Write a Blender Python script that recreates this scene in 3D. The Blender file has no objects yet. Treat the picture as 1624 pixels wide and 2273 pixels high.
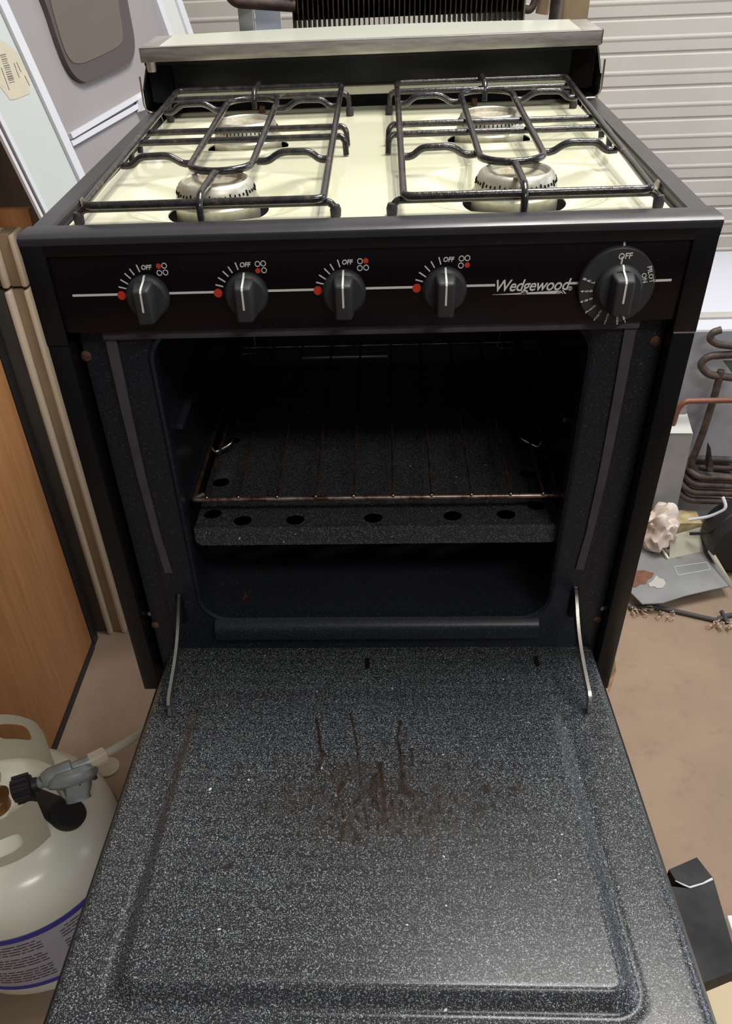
import bpy, bmesh, math, random
import numpy as np
from mathutils import Vector, Matrix
random.seed(7)
rng = np.random.default_rng(5)
SC = bpy.context.scene
COL = SC.collection
PI = math.pi

# ------------------------------------------------------------------ camera
F_PX = 1847.14
PXC, PYC = 767.28, 1360.94          # principal point of the (cropped) photograph
CAM = Vector((0.0161, -0.6643, 0.19545))
R3 = np.array([[0.99879023, 0.00579941, 0.04883083],
               [0.03294686, 0.65825285, -0.75207558],
               [-0.03650463, 0.75277457, 0.65726544]])
cd = bpy.data.cameras.new('camera'); cam = bpy.data.objects.new('camera', cd); COL.objects.link(cam)
cam.matrix_world = Matrix.Translation(CAM) @ Matrix([list(r) for r in R3]).to_4x4()
cd.sensor_fit = 'VERTICAL'; cd.sensor_height = 36.0; cd.sensor_width = 36.0 * 1624 / 2273
cd.lens = F_PX * 36.0 / 2273
cd.shift_x = (812 - PXC) / 2273; cd.shift_y = (PYC - 1136.5) / 2273
cd.clip_start = 0.02; cd.clip_end = 60
SC.camera = cam

# ------------------------------------------------------------------ light
SC.view_settings.view_transform = 'Standard'; SC.view_settings.look = 'None'
SC.view_settings.gamma = 1; SC.view_settings.use_curve_mapping = False
SC.view_settings.exposure = -0.18
SC.cycles.max_bounces = 8
W = bpy.data.worlds.new('workshop'); SC.world = W; W.use_nodes = True
wn = W.node_tree.nodes; wl = W.node_tree.links
bg = wn['Background']; bg.inputs[1].default_value = 0.34
tc = wn.new('ShaderNodeTexCoord'); sx = wn.new('ShaderNodeSeparateXYZ'); rp = wn.new('ShaderNodeValToRGB')
mr = wn.new('ShaderNodeMapRange'); mr.inputs[1].default_value = -1; mr.inputs[2].default_value = 1
wl.new(tc.outputs['Generated'], sx.inputs[0]); wl.new(sx.outputs[2], mr.inputs[0]); wl.new(mr.outputs[0], rp.inputs[0]); wl.new(rp.outputs[0], bg.inputs[0])
rp.color_ramp.elements[0].position = 0.40; rp.color_ramp.elements[0].color = (0.06, 0.05, 0.045, 1)
rp.color_ramp.elements[1].position = 0.62; rp.color_ramp.elements[1].color = (0.80, 0.82, 0.84, 1)

def area(name, loc, target, sx_, sy_, power, color=(1, 1, 1)):
    d = bpy.data.lights.new(name, 'AREA'); d.shape = 'RECTANGLE'; d.size = sx_; d.size_y = sy_; d.energy = power; d.color = color
    o = bpy.data.objects.new(name, d); COL.objects.link(o); o.location = loc
    o.rotation_euler = (Vector(target) - Vector(loc)).to_track_quat('-Z', 'Y').to_euler()
    return o
area('ceiling_tube_and_fill', (0.35, 0.6, 2.0), (0.35, 0.6, 0), 0.10, 1.25, 24, (1.0, 0.97, 0.92))
area('ceiling_tube_and_fill', (0.55, 0.6, 2.0), (0.55, 0.6, 0), 0.10, 1.25, 24, (1.0, 0.97, 0.92))
area('ceiling_tube_and_fill', (1.0, 0.7, 2.0), (1.0, 0.7, 0), 0.12, 1.25, 40, (1.0, 0.97, 0.92))
area('ceiling_tube_and_fill', (1.0, -1.9, 2.0), (0.1, 0, -.2), 1.25, 0.12, 36, (1.0, 0.97, 0.93))  # added fill lamp behind the camera, brightens the oven and knobs
area('daylight_door', (3.4, 0.9, 0.7), (0, 0.3, -0.4), 1.8, 2.0, 50, (0.75, 0.86, 1.0))

# ------------------------------------------------------------------ photo -> world helpers
def ray(px, py):
    d = R3 @ np.array([(px - PXC) / F_PX, -(py - PYC) / F_PX, -1.0]); return Vector(d)
def at(px, py, ax, v):
    d = ray(px, py); i = 'xyz'.index(ax); return CAM + d * ((v - CAM[i]) / d[i])
def atp(px, py, o, n):
    d = ray(px, py); return CAM + d * ((Vector(o) - CAM).dot(Vector(n)) / d.dot(Vector(n)))

# ------------------------------------------------------------------ materials
def srgb(r, g, b):
    f = lambda c: ((c / 255) / 12.92 if c / 255 <= .04045 else ((c / 255 + .055) / 1.055) ** 2.4)
    return (f(r), f(g), f(b), 1)
class N:
    def __init__(s, name, rough=.5, metal=0, spec=.5, coat=0):
        s.m = bpy.data.materials.new(name); s.m.use_nodes = True; s.t = s.m.node_tree; s.b = s.t.nodes['Principled BSDF']
        s.b.inputs['Roughness'].default_value = rough; s.b.inputs['Metallic'].default_value = metal
        s.b.inputs['Specular IOR Level'].default_value = spec; s.b.inputs['Coat Weight'].default_value = coat
        s.b.inputs['Coat Roughness'].default_value = 0.05
        s.c = s.t.nodes.new('ShaderNodeTexCoord')
    def noise(s, scale, detail=3, rough=.5, stretch=None, off=(0, 0, 0)):
        n = s.t.nodes.new('ShaderNodeTexNoise'); n.inputs['Scale'].default_value = scale; n.inputs['Detail'].default_value = detail
        n.inputs['Roughness'].default_value = rough
        mp = s.t.nodes.new('ShaderNodeMapping'); s.t.links.new(s.c.outputs['Object'], mp.inputs[0]); s.t.links.new(mp.outputs[0], n.inputs['Vector'])
        if stretch: mp.inputs['Scale'].default_value = stretch
        mp.inputs['Location'].default_value = off
        return n.outputs[0]
    def ramp(s, src, stops):
        r = s.t.nodes.new('ShaderNodeValToRGB'); s.t.links.new(src, r.inputs[0])
        e = r.color_ramp.elements
        while len(e) < len(stops): e.new(.5)
        for k, (p, c) in enumerate(stops):
            e[k].position = p; e[k].color = c if len(c) == 4 else (*c, 1)
        return r.outputs[0]
    def mix(s, fac, a, b):
        n = s.t.nodes.new('ShaderNodeMix'); n.data_type = 'RGBA'
        for v, i in ((fac, 0), (a, 6), (b, 7)):
            if isinstance(v, (int, float)): n.inputs[i].default_value = v
            elif isinstance(v, tuple): n.inputs[i].default_value = v
            else: s.t.links.new(v, n.inputs[i])
        return n.outputs[2]
    def math(s, op, a, b):
        n = s.t.nodes.new('ShaderNodeMath'); n.operation = op
        for v, i in ((a, 0), (b, 1)):
            if isinstance(v, (int, float)): n.inputs[i].default_value = v
            else: s.t.links.new(v, n.inputs[i])
        return n.outputs[0]
    def attr(s, name):
        n = s.t.nodes.new('ShaderNodeAttribute'); n.attribute_name = name
        sp = s.t.nodes.new('ShaderNodeSeparateColor'); s.t.links.new(n.outputs['Color'], sp.inputs[0]); return sp.outputs
    def color(s, v):
        if isinstance(v, tuple): s.b.inputs['Base Color'].default_value = v
        else: s.t.links.new(v, s.b.inputs['Base Color'])
        return s
    def rough(s, v): s.t.links.new(v, s.b.inputs['Roughness']); return s
    def bump(s, src, strength, dist):
        n = s.t.nodes.new('ShaderNodeBump'); n.inputs['Strength'].default_value = strength; n.inputs['Distance'].default_value = dist
        s.t.links.new(src, n.inputs['Height']); s.t.links.new(n.outputs[0], s.b.inputs['Normal']); return s

BW = lambda v: (v, v, v, 1)
def simple(name, col, rough=.5, metal=0, spec=.5, coat=0, var=0.0, vs=20):
    n = N(name, rough, metal, spec, coat)
    if var:
        c2 = tuple(min(1, max(0, c * (1 - var))) for c in col[:3]) + (1,); c3 = tuple(min(1, c * (1 + var)) for c in col[:3]) + (1,)
        n.color(n.ramp(n.noise(vs, 4, .6), [(.3, c2), (.7, c3)]))
    else: n.color(col)
    return n.m
M = {}
def dusty(name, base, rough, spec=.5, amt=.75):
    n = N(name, rough, 0, spec)
    d = n.ramp(n.noise(420, 2, .6), [(amt, BW(0)), (amt + .04, BW(1))])
    n.color(n.mix(d, base, srgb(110, 108, 104)))
    n.rough(n.ramp(n.noise(14, 4, .6), [(.3, BW(rough * .8)), (.7, BW(rough * 1.25))]))
    return n.m
M['black'] = dusty('black_painted_steel', srgb(17, 16, 19), .32, .35, .775)
M['black_matte'] = dusty('black_matte_steel', srgb(22, 22, 23), .6, .35)
M['panel'] = dusty('black_gloss_panel', srgb(20, 14, 18), .20, .22, .775)
M['rail'] = dusty('black_satin_rail', srgb(46, 45, 49), .34, .7, .775)
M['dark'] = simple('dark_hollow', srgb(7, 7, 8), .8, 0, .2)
M['gasket'] = simple('grey_gasket', srgb(72, 66, 72), .75, 0, .3, var=.2, vs=60)
M['knob'] = dusty('knob_plastic', srgb(50, 50, 52), .52, .5, .72)
M['white'] = simple('white_print', srgb(225, 225, 218), .6)
M['red'] = simple('red_print', srgb(205, 60, 32), .5)
M['chrome'] = simple('chrome_wire', srgb(190, 182, 172), .22, 1, var=.15, vs=60)
n = N('brushed_steel', .3, 1); n.color(n.ramp(n.noise(30, 4, .6, (1, 8, 8)), [(.3, srgb(150, 146, 142)), (.7, srgb(185, 181, 176))])); n.rough(n.ramp(n.noise(200, 3, .6, (.1, 2, 2)), [(.3, BW(.26)), (.7, BW(.42))])); n.b.inputs['Metallic'].default_value = .55; n.b.inputs['Roughness'].default_value = .4; M['steel'] = n.m
n = N('rusty_rack_wire', .35, .8); n.color(n.ramp(n.noise(45, 4, .7), [(.4, srgb(170, 150, 138)), (.62, srgb(92, 58, 42))])); M['rack'] = n.m
n = N('dark_rack_wire', .5, .5); n.color(n.ramp(n.noise(70, 4, .7), [(.4, srgb(48, 42, 38)), (.62, srgb(98, 66, 46))])); M['rackdark'] = n.m
n = N('cream_enamel', .07, 0, .5, .3)
c = n.ramp(n.noise(7, 3, .6), [(.3, srgb(232, 230, 203)), (.7, srgb(226, 226, 194))])
g = n.ramp(n.noise(60, 5, .7), [(.70, BW(0)), (.80, BW(.35))]); c = n.mix(g, c, srgb(196, 170, 120)); n.color(c); M['cream'] = n.m
n = N('grate_enamel', .2, 0, .6)
n.color(n.ramp(n.noise(90, 5, .7), [(.42, srgb(30, 29, 33)), (.6, srgb(56, 52, 50)), (.72, srgb(112, 100, 90))])); n.bump(n.noise(320, 3, .6), .3, .0008); M['grate'] = n.m
n = N('burner_aluminium', .45, .6)
n.color(n.ramp(n.noise(55, 5, .7), [(.42, srgb(196, 193, 182)), (.62, srgb(170, 164, 148)), (.78, srgb(150, 112, 70))])); M['alu'] = n.m
n = N('burner_cap_scorched', .55, .4)
n.color(n.ramp(n.noise(60, 6, .75), [(.38, srgb(184, 182, 166)), (.58, srgb(158, 148, 126)), (.72, srgb(136, 92, 58))])); M['alucap'] = n.m
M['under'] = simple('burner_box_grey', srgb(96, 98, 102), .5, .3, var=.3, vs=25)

def enamel(name, base, speck, density, rough, stains=False, rust=False, dots=True, spec=.5):
    n = N(name, rough, 0, spec)
    use_dots = dots
    s1 = n.noise(620, 1.5, .5); s2 = n.noise(620, 1.5, .5, off=(3, 7, 1))
    w = n.math('ABSOLUTE', n.math('SUBTRACT', s1, .5), 0)      # worm-shaped flecks
    f1 = n.ramp(w, [(0.008, BW(1)), (0.030, BW(0))])
    f2 = n.ramp(s2, [(density, BW(0)), (density + .04, BW(1))])
    fl = n.math('MULTIPLY', f1, f2)
    dots = n.ramp(n.noise(170, 1, .5, off=(9, 2, 4)), [(.785, BW(0)), (.80, BW(1))])
    b2 = n.ramp(n.noise(5, 3, .6), [(.35, base), (.65, tuple(min(1, x * 1.25) for x in base[:3]) + (1,))])
    col = n.mix(fl, b2, speck); col = n.mix(dots, col, srgb(200, 205, 205)) if use_dots else col
    if stains:
        a = n.attr('stain')
        film = n.math('MULTIPLY', a[1], n.ramp(n.noise(90, 5, .75, (1, .5, 1)), [(.40, BW(.08)), (.60, BW(.80))]))
        col = n.mix(film, col, srgb(46, 38, 29))
        spots = n.math('MULTIPLY', a[2], n.ramp(n.noise(240, 4, .7, (1, .35, 1)), [(.53, BW(0)), (.60, BW(1))]))
        col = n.mix(spots, col, srgb(32, 23, 15))
        st = n.math('MULTIPLY', a[0], n.ramp(n.noise(260, 4, .7, (1, .4, 1)), [(.30, BW(.35)), (.44, BW(1))]))
        col = n.mix(st, col, n.ramp(n.noise(120, 3, .6), [(.4, srgb(20, 10, 6)), (.6, srgb(46, 29, 12))]))
        n.rough(n.math('ADD', rough, n.math('MULTIPLY', n.math('MAXIMUM', film, st), .08)))
    if rust:
        r = n.ramp(n.noise(26, 6, .75, (1, .35, 1)), [(.66, BW(0)), (.72, BW(.8))]); col = n.mix(r, col, srgb(110, 62, 36))
    n.color(col); n.bump(n.noise(300, 2, .5), .10, .0006)
    return n.m
M['door'] = enamel('speckled_door_enamel', srgb(36, 37, 40), srgb(172, 178, 181), .455, .27, stains=True, spec=.4)
M['liner'] = enamel('speckled_liner_enamel', srgb(25, 28, 35), srgb(84, 92, 104), .57, .34, dots=False, spec=.3)
M['cavity'] = enamel('speckled_cavity_enamel', srgb(33, 35, 40), srgb(80, 86, 94), .60, .22, rust=True, dots=False)
M['shield'] = enamel('speckled_shield_enamel', srgb(40, 40, 41), srgb(140, 144, 146), .48, .30)
n = N('rusty_screw', .7, .3); n.color(n.ramp(n.noise(200, 4, .7), [(.4, srgb(112, 78, 56)), (.6, srgb(70, 46, 34))])); M['rust'] = n.m

# ------------------------------------------------------------------ mesh helpers
def link(name, bm, mat, parent=None, smooth=True, recalc=True):
    if recalc: bmesh.ops.recalc_face_normals(bm, faces=bm.faces[:])
    me = bpy.data.meshes.new(name); bm.to_mesh(me); bm.free()
    if isinstance(mat, (list, tuple)):
        for m in mat: me.materials.append(m)
    else: me.materials.append(mat)
    if smooth:
        for p in me.polygons: p.use_smooth = True
        me.set_sharp_from_angle(angle=math.radians(38))
    o = bpy.data.objects.new(name, me); COL.objects.link(o)
    if parent: o.parent = parent
    return o
def empty(name, loc=(0, 0, 0)):
    o = bpy.data.objects.new(name, None); COL.objects.link(o); o.location = loc; o.empty_display_size = .05; return o
def tag(o, label=None, cat=None, group=None, kind=None):
    if label: o['label'] = label
    if cat: o['category'] = cat
    if group: o['group'] = group
    if kind: o['kind'] = kind
    return o
def struct(o, label=None):
    o['kind'] = 'structure'
    if label: o['label'] = label
    return o
def box(bm, lo, hi, bev=0, seg=2, mi=0):
    lo, hi = Vector(lo), Vector(hi); c = (lo + hi) / 2; s = hi - lo
    r = bmesh.ops.create_cube(bm, size=1, matrix=Matrix.Translation(c) @ Matrix.Diagonal((abs(s.x), abs(s.y), abs(s.z), 1)))
    vs = r['verts']
    fs = {f for v in vs for f in v.link_faces}
    for f in fs: f.material_index = mi
    if bev:
        es = list({e for v in vs for e in v.link_edges})
        bmesh.ops.bevel(bm, geom=es, offset=bev, segments=seg, affect='EDGES', profile=.5)
    return bm
def hexa(bm, p):        # 8 points: bottom 4 then top 4 (same winding)
    v = [bm.verts.new(q) for q in p]
    for f in ((0, 1, 2, 3), (4, 5, 6, 7), (0, 1, 5, 4), (1, 2, 6, 5), (2, 3, 7, 6), (3, 0, 4, 7)):
        bm.faces.new([v[i] for i in f])
    return bm
def slab(bm, quad, off):  # polygon + thickness vector
    quad = [Vector(q) for q in quad]; off = Vector(off); n = len(quad)
    a = [bm.verts.new(q) for q in quad]; b = [bm.verts.new(q + off) for q in quad]
    bm.faces.new(a); bm.faces.new(b[::-1])
    for i in range(n): bm.faces.new([a[i], b[i], b[(i + 1) % n], a[(i + 1) % n]])
    return bm
def fillet(pts, r, seg=5, closed=False):
    pts = [Vector(p) for p in pts]; n = len(pts); out = []
    for i in range(n):
        if not closed and i in (0, n - 1): out.append(pts[i]); continue
        a, b, c = pts[i - 1], pts[i], pts[(i + 1) % n]
        rr = r[i] if isinstance(r, (list, tuple)) else r
        d1, d2 = (a - b), (c - b); l1, l2 = d1.length, d2.length
        k = min(rr, l1 * .49, l2 * .49)
        if k < 1e-5: out.append(b); continue
        p, q = b + d1.normalized() * k, b + d2.normalized() * k
        for j in range(seg + 1):
            t = j / seg; out.append(p * (1 - t) ** 2 + b * 2 * t * (1 - t) + q * t * t)
    return out
def tube(bm, pts, r, seg=10, closed=False, caps=True):
    pts = [Vector(p) for p in pts]; n = len(pts); rings = []
    up = None
    for i in range(n):
        if closed: t = (pts[(i + 1) % n] - pts[i - 1]).normalized()
        else: t = (pts[min(i + 1, n - 1)] - pts[max(i - 1, 0)]).normalized()
        if up is None:
            up = Vector((0, 0, 1)) if abs(t.z) < .9 else Vector((1, 0, 0))
        s = t.cross(up)
        if s.length < 1e-6: s = t.orthogonal()
        s.normalize(); up = s.cross(t).normalized()
        rr = r[i] if isinstance(r, (list, tuple)) else r
        rings.append([bm.verts.new(pts[i] + (s * math.cos(2 * PI * k / seg) + up * math.sin(2 * PI * k / seg)) * rr) for k in range(seg)])
    m = n if closed else n - 1
    for i in range(m):
        a, b = rings[i], rings[(i + 1) % n]
        off = 0
        if closed and i == n - 1:
            off = min(range(seg), key=lambda o: (a[0].co - b[o].co).length)
        for k in range(seg):
            bm.faces.new([a[k], a[(k + 1) % seg], b[(k + 1 + off) % seg], b[(k + off) % seg]])
    if not closed and caps: bm.faces.new(rings[0][::-1]); bm.faces.new(rings[-1])
    return bm
def lathe(bm, prof, loc=(0, 0, 0), axis='z', seg=48, closed=False, mi=0, flip=1):
    loc = Vector(loc); rings = []
    for r, h in prof:
        ring = []
        if r < 1e-6:
            p = Vector((0, 0, h)) if axis == 'z' else Vector((0, -h, 0)); ring = [bm.verts.new(loc + p)] 
        else:
            for k in range(seg):
                a = 2 * PI * k / seg
                p = Vector((r * math.cos(a), r * math.sin(a), h)) if axis == 'z' else Vector((r * math.cos(a), -h, r * math.sin(a)))
                ring.append(bm.verts.new(loc + p))
        rings.append(ring)
    for a, b in zip(rings[:-1], rings[1:]):
        for k in range(seg):
            if len(a) == 1 and len(b) == 1: continue
            if len(a) == 1: f = bm.faces.new([a[0], b[k], b[(k + 1) % seg]])
            elif len(b) == 1: f = bm.faces.new([a[k], a[(k + 1) % seg], b[0]])
            else: f = bm.faces.new([a[k], a[(k + 1) % seg], b[(k + 1) % seg], b[k]])
            f.material_index = mi
    return bm
def sheet(bm, us, vs, fn, holes=(), pw=2.0, thick=None, tv=(0, 0, -1)):
    """grid sheet; fn(u,v)->point; holes: (cu,cv,ru,rv[,power]) cut out and snapped."""
    us = np.array(us, float); vs = np.array(vs, float)
    nu, nv = len(us), len(vs); UV = {}
    keep = np.ones((nu - 1, nv - 1), bool)
    U, V = np.meshgrid(us, vs, indexing='ij')
    for h in holes:
        cu, cv, ru, rv = h[:4]; p = h[4] if len(h) > 4 else 2
        mu = (us[1:] + us[:-1]) / 2; mv = (vs[1:] + vs[:-1]) / 2
        D = (np.abs((mu[:, None] - cu) / ru) ** p + np.abs((mv[None, :] - cv) / rv) ** p)
        ins = D < 1; keep &= ~ins
        pad = np.zeros((nu + 1, nv + 1), bool); pad[1:-1, 1:-1] = ins
        cnt = pad[:-1, :-1].astype(int) + pad[1:, :-1] + pad[:-1, 1:] + pad[1:, 1:]
        bd = (cnt > 0) & (cnt < 4)
        du, dv = (U - cu) / ru, (V - cv) / rv
        q = (np.abs(du) ** p + np.abs(dv) ** p) ** (1 / p); q[q == 0] = 1
        U = np.where(bd, cu + du / q * ru, U); V = np.where(bd, cv + dv / q * rv, V)
    verts = {}
    def gv(i, j):
        if (i, j) not in verts: verts[(i, j)] = bm.verts.new(fn(U[i, j], V[i, j]))
        return verts[(i, j)]
    for i in range(nu - 1):
        for j in range(nv - 1):
            if keep[i, j]: bm.faces.new([gv(i, j), gv(i + 1, j), gv(i + 1, j + 1), gv(i, j + 1)])
    if thick:
        r = bmesh.ops.extrude_face_region(bm, geom=bm.faces[:])
        tv = Vector(tv) * thick
        for e in r['geom']:
            if isinstance(e, bmesh.types.BMVert): e.co += tv
    return bm
def lin(a, b, step):
    return np.linspace(a, b, max(2, int(round(abs(b - a) / step)) + 1))
def text_mesh(name, s, size, origin, right, up, mat, parent, bold=.0, shear=0.0, align='CENTER', sx=1.0, thick=.0002, spacing=1.0):
    cu = bpy.data.curves.new('t', 'FONT'); cu.body = s; cu.size = size; cu.offset = bold; cu.shear = shear; cu.extrude = thick
    cu.align_x = align; cu.align_y = 'CENTER'; cu.space_character = spacing; cu.resolution_u = 3
    o = bpy.data.objects.new('t', cu); COL.objects.link(o); dg = bpy.context.evaluated_depsgraph_get()
    me = bpy.data.meshes.new_from_object(o.evaluated_get(dg)); bpy.data.objects.remove(o); bpy.data.curves.remove(cu)
    right, up = Vector(right).normalized(), Vector(up).normalized(); nn = right.cross(up)
    mt = Matrix((right * sx, up, nn)).transposed().to_4x4(); mt.translation = Vector(origin)
    me.transform(mt); me.materials.clear(); me.materials.append(mat)
    if isinstance(parent, str): return me
    r = bpy.data.objects.new(name, me); COL.objects.link(r); r.parent = parent; return r
def merge_meshes(name, mes, mat, parent):
    bm = bmesh.new()
    for me in mes: bm.from_mesh(me)
    return link(name, bm, mat, parent, smooth=False, recalc=False)

# ================================================================== SETTING
FL = -1.10
n = N('concrete_floor', .7, 0, .3)
cc = n.ramp(n.noise(2.2, 6, .65), [(.3, srgb(130, 110, 92)), (.7, srgb(152, 130, 110))])
dd = n.ramp(n.noise(26, 6, .75), [(.55, BW(0)), (.75, BW(.5))]); cc = n.mix(dd, cc, srgb(120, 100, 82))
ds = n.ramp(n.noise(70, 2, .5, off=(4, 4, 4)), [(.78, BW(0)), (.81, BW(.8))]); cc = n.mix(ds, cc, srgb(92, 76, 62)); n.color(cc); n.bump(n.noise(60, 4), .15, .003); M['floor'] = n.m
bm = bmesh.new(); box(bm, (-4, -3, FL - .05), (5, 2.1, FL)); struct(link('floor', bm, M['floor'], smooth=False), 'tan brown worn concrete floor')
n = N('painted_steel_siding', .5, 0, .4); n.color(n.ramp(n.noise(3, 4, .6), [(.3, srgb(186, 181, 173)), (.7, srgb(198, 194, 186))])); M['siding'] = n.m
# ribbed overhead door siding: wide flat boards with a shallow shaded groove
bm = bmesh.new(); prof = []; z = FL
pitch = .0775
while z < 1.3:
    for dz, dy in ((0, .0035), (.004, .0035), (.008, 0), (.030, 0), (.0350, -.0018), (.0385, -.0018), (.043, 0), (.0745, 0)): prof.append((z + dz, dy))
    z += pitch
rows = [[bm.verts.new((x, 2.0 + dy, zz)) for zz, dy in prof] for x in (-4, 5)]
rows2 = [[bm.verts.new((x, 2.08, zz)) for zz in (prof[0][0], prof[-1][0])] for x in (-4, 5)]
for k in range(len(prof) - 1): bm.faces.new([rows[0][k], rows[1][k], rows[1][k + 1], rows[0][k + 1]])
struct(link('wall_back', bm, M['siding'], smooth=False), 'pale grey horizontally ribbed metal wall')

bm = bmesh.new(); box(bm, (-1.45, -2.6, FL), (-1.40, 2.0, 2.3)); struct(link('wall_left_occluder', bm, simple('occluder_brown', srgb(96, 84, 74), .8), smooth=False), 'brown side wall out of view, added to block light')  # unseen wall added as an occluder to darken the left floor

# ================================================================== GAS RANGE
H = .501; HW = .2665; DP = .50
rng_ = empty('gas_range', (0, 0, -H)); T = Vector((0, 0, H))
tag(rng_, 'black four-burner gas range with cream cooktop and oven door hanging open', 'stove')
def part(name, bm, mat, parent=None, off=True, **k):
    p = parent or rng_
    if off and p is rng_: bm.transform(Matrix.Translation(T)) if False else [setattr(v, 'co', v.co + T) for v in bm.verts]
    return link(name, bm, mat, p, **k)
def sub(name, bm, mat, parent, **k):      # sub-part of a part whose local frame is the range's frame
    for v in bm.verts: v.co += T
    return link(name, bm, mat, parent, **k)

# side panels + front strips
for s, ncut in ((-1, 0), (1, 1)):
    bm = bmesh.new()
    box(bm, (s * HW, .002, -H), (s * (HW - .003), DP, -.004), .0008)
    x0, x1 = sorted((s * HW, s * .2485))
    box(bm, (x0, -.0005, -H), (x1, .003, -.0865), .0012)
    box(bm, (s * .2505, .001, -H + .002), (s * .2480, .045, -.0865), .0008)
    part('side_panel', bm, M['black'])
    bm = bmesh.new(); box(bm, (s * .2662, -.0008, -.0862), (s * .2490, .001, -.0850)); part('seam', bm, M['dark'] if s < 0 else M['steel'])
# base + back
bm = bmesh.new(); box(bm, (-.262, .03, -H), (.262, DP - .01, -H + .004)); box(bm, (-.262, DP + .008, -H), (.262, DP + .010, -.012)); part('base_pan', bm, M['black_matte'])
# top frame : front rail and side rails
bm = bmesh.new()
prof = [(0, -.012), (-.0016, -.0015), (-.0010, .0), (.003, .0022), (.028, .0010), (.030, -.004), (.030, -.012)]
a = [bm.verts.new((-HW - .0005, y, z)) for y, z in prof]; b = [bm.verts.new((HW + .0005, y, z)) for y, z in prof]
for i in range(len(prof) - 1): bm.faces.new([a[i], b[i], b[i + 1], a[i + 1]])
bm.faces.new(a); bm.faces.new(b[::-1]); bm.faces.new([a[0], a[-1], b[-1], b[0]])
part('front_rail', bm, M['rail'])
for s in (-1, 1):
    bm = bmesh.new()
    prof = [(HW, -.014), (HW, -.003), (HW - .003, .0008), (HW - .018, .0008), (HW - .0195, -.001), (HW - .0195, -.006), (HW - .022, -.006), (HW - .022, -.014)]
    ys = [.0285, DP - .012, DP - .004]; rings = []
    for k, y in enumerate(ys):
        rings.append([bm.verts.new((s * x, y, z - (0 if k < 2 else .004))) for x, z in prof])
    for r0, r1 in zip(rings[:-1], rings[1:]):
        for i in range(len(prof)): bm.faces.new([r0[i], r0[(i + 1) % len(prof)], r1[(i + 1) % len(prof)], r1[i]])
    bm.faces.new(rings[0]); bm.faces.new(rings[-1][::-1])
    part('side_rail', bm, M['rail'])
    for y in (.10, .335):
        bm = bmesh.new(); p = [(s * .2435, y, -.006), (s * .2455, y + .004, .000), (s * .2455, y + .012, .000), (s * .2435, y + .016, -.006)]
        slab(bm, p, (s * .001, 0, .0005)); part('spring_clip', bm, M['chrome'])
# inner trough below cooktop edge
bm = bmesh.new(); box(bm, (-.245, .031, -.052), (.245, DP - .01, -.051)); part('burner_box', bm, M['dark'])

# cooktop with four wells
ZC = -.004
BC = [(-.129, .114), (.128, .115), (-.132, .354), (.129, .352)]
def cook(u, v):
    z = ZC
    for cx, cy in BC:
        d = (abs((u - cx) / .088) ** 2.3 + abs((v - cy - .006) / .078) ** 2.3) ** (1 / 2.3)
        t = min(1, max(0, (1.0 - d) / .40)); t = t * t * (3 - 2 * t); z -= .0115 * t
    e = min(u + .243, .243 - u, v - .031); z -= .004 * max(0, 1 - e / .003) ** 2
    return (u, v, z)
bm = bmesh.new(); sheet(bm, lin(-.243, .243, .0025), lin(.031, .490, .0025), cook, [(cx, cy, .0440, .0440) for cx, cy in BC], thick=.0012)
cooktop = part('cooktop', bm, M['cream'])
# rear raised ledge of the cooktop
bm = bmesh.new(); prof = [(.500, .0055), (.499, .0070), (.500, .0150), (.506, .0160), (.506, .0055)]
a = [bm.verts.new((-.240, y, z)) for y, z in prof]; b = [bm.verts.new((.240, y, z)) for y, z in prof]
for i in range(len(prof)): bm.faces.new([a[i], a[(i + 1) % 5], b[(i + 1) % 5], b[i]])
bm.faces.new(a); bm.faces.new(b[::-1]); part('rear_ledge', bm, M['cream'])
bm = bmesh.new(); box(bm, (-.244, .4985, -.012), (.244, .4995, .0068)); part('vent_slot', bm, M['dark'])
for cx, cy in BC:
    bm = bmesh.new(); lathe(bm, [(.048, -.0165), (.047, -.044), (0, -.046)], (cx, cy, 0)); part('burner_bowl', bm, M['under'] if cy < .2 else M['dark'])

# burners
def burner(cx, cy):
    bm = bmesh.new(); Z = .0110
    lathe(bm, [(.0365, -.040), (.0365, -.010), (.0372, -.0085), (.0372, -.0065), (.0354, -.0050), (.0345, -.0005), (.0330, .0050), (.0316, Z - .0025), (.0296, Z - .0008), (.0282, Z), (.0268, Z - .0010)], (cx, cy, 0))
    b = part('burner', bm, M['alu'])
    bm = bmesh.new(); lathe(bm, [(.0268, Z - .0010), (.0245, Z - .0045), (.018, Z - .0065), (.008, Z - .0068), (0, Z - .0066)], (cx, cy, 0), seg=40)
    sub('burner_cap', bm, M['alucap'], b)
    bm = bmesh.new()
    for k in range(48):
        a = 2 * PI * k / 48; long = k % 4 == 0
        r = .0335; h = .0048 if long else .0022
        m = Matrix.Translation((cx, cy, 0)) @ Matrix.Rotation(a, 4, 'Z') @ Matrix.Translation((r, 0, .0032)) @ Matrix.Rotation(-.3, 4, 'Y') @ Matrix.Diagonal((.0016, .0010, h, 1))
        bmesh.ops.create_cube(bm, size=1, matrix=m)
    sub('burner_ports', bm, M['dark'], b, smooth=False)
for cx, cy in BC: burner(cx, cy)
# small rusty pilot tips seen behind the rear burners
for x in (-.128, .122):
    bm = bmesh.new(); lathe(bm, [(0, .004), (.0035, .003), (.004, -.012)], (x, .470, 0), seg=14); part('pilot_tip', bm, M['rust'])

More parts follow.
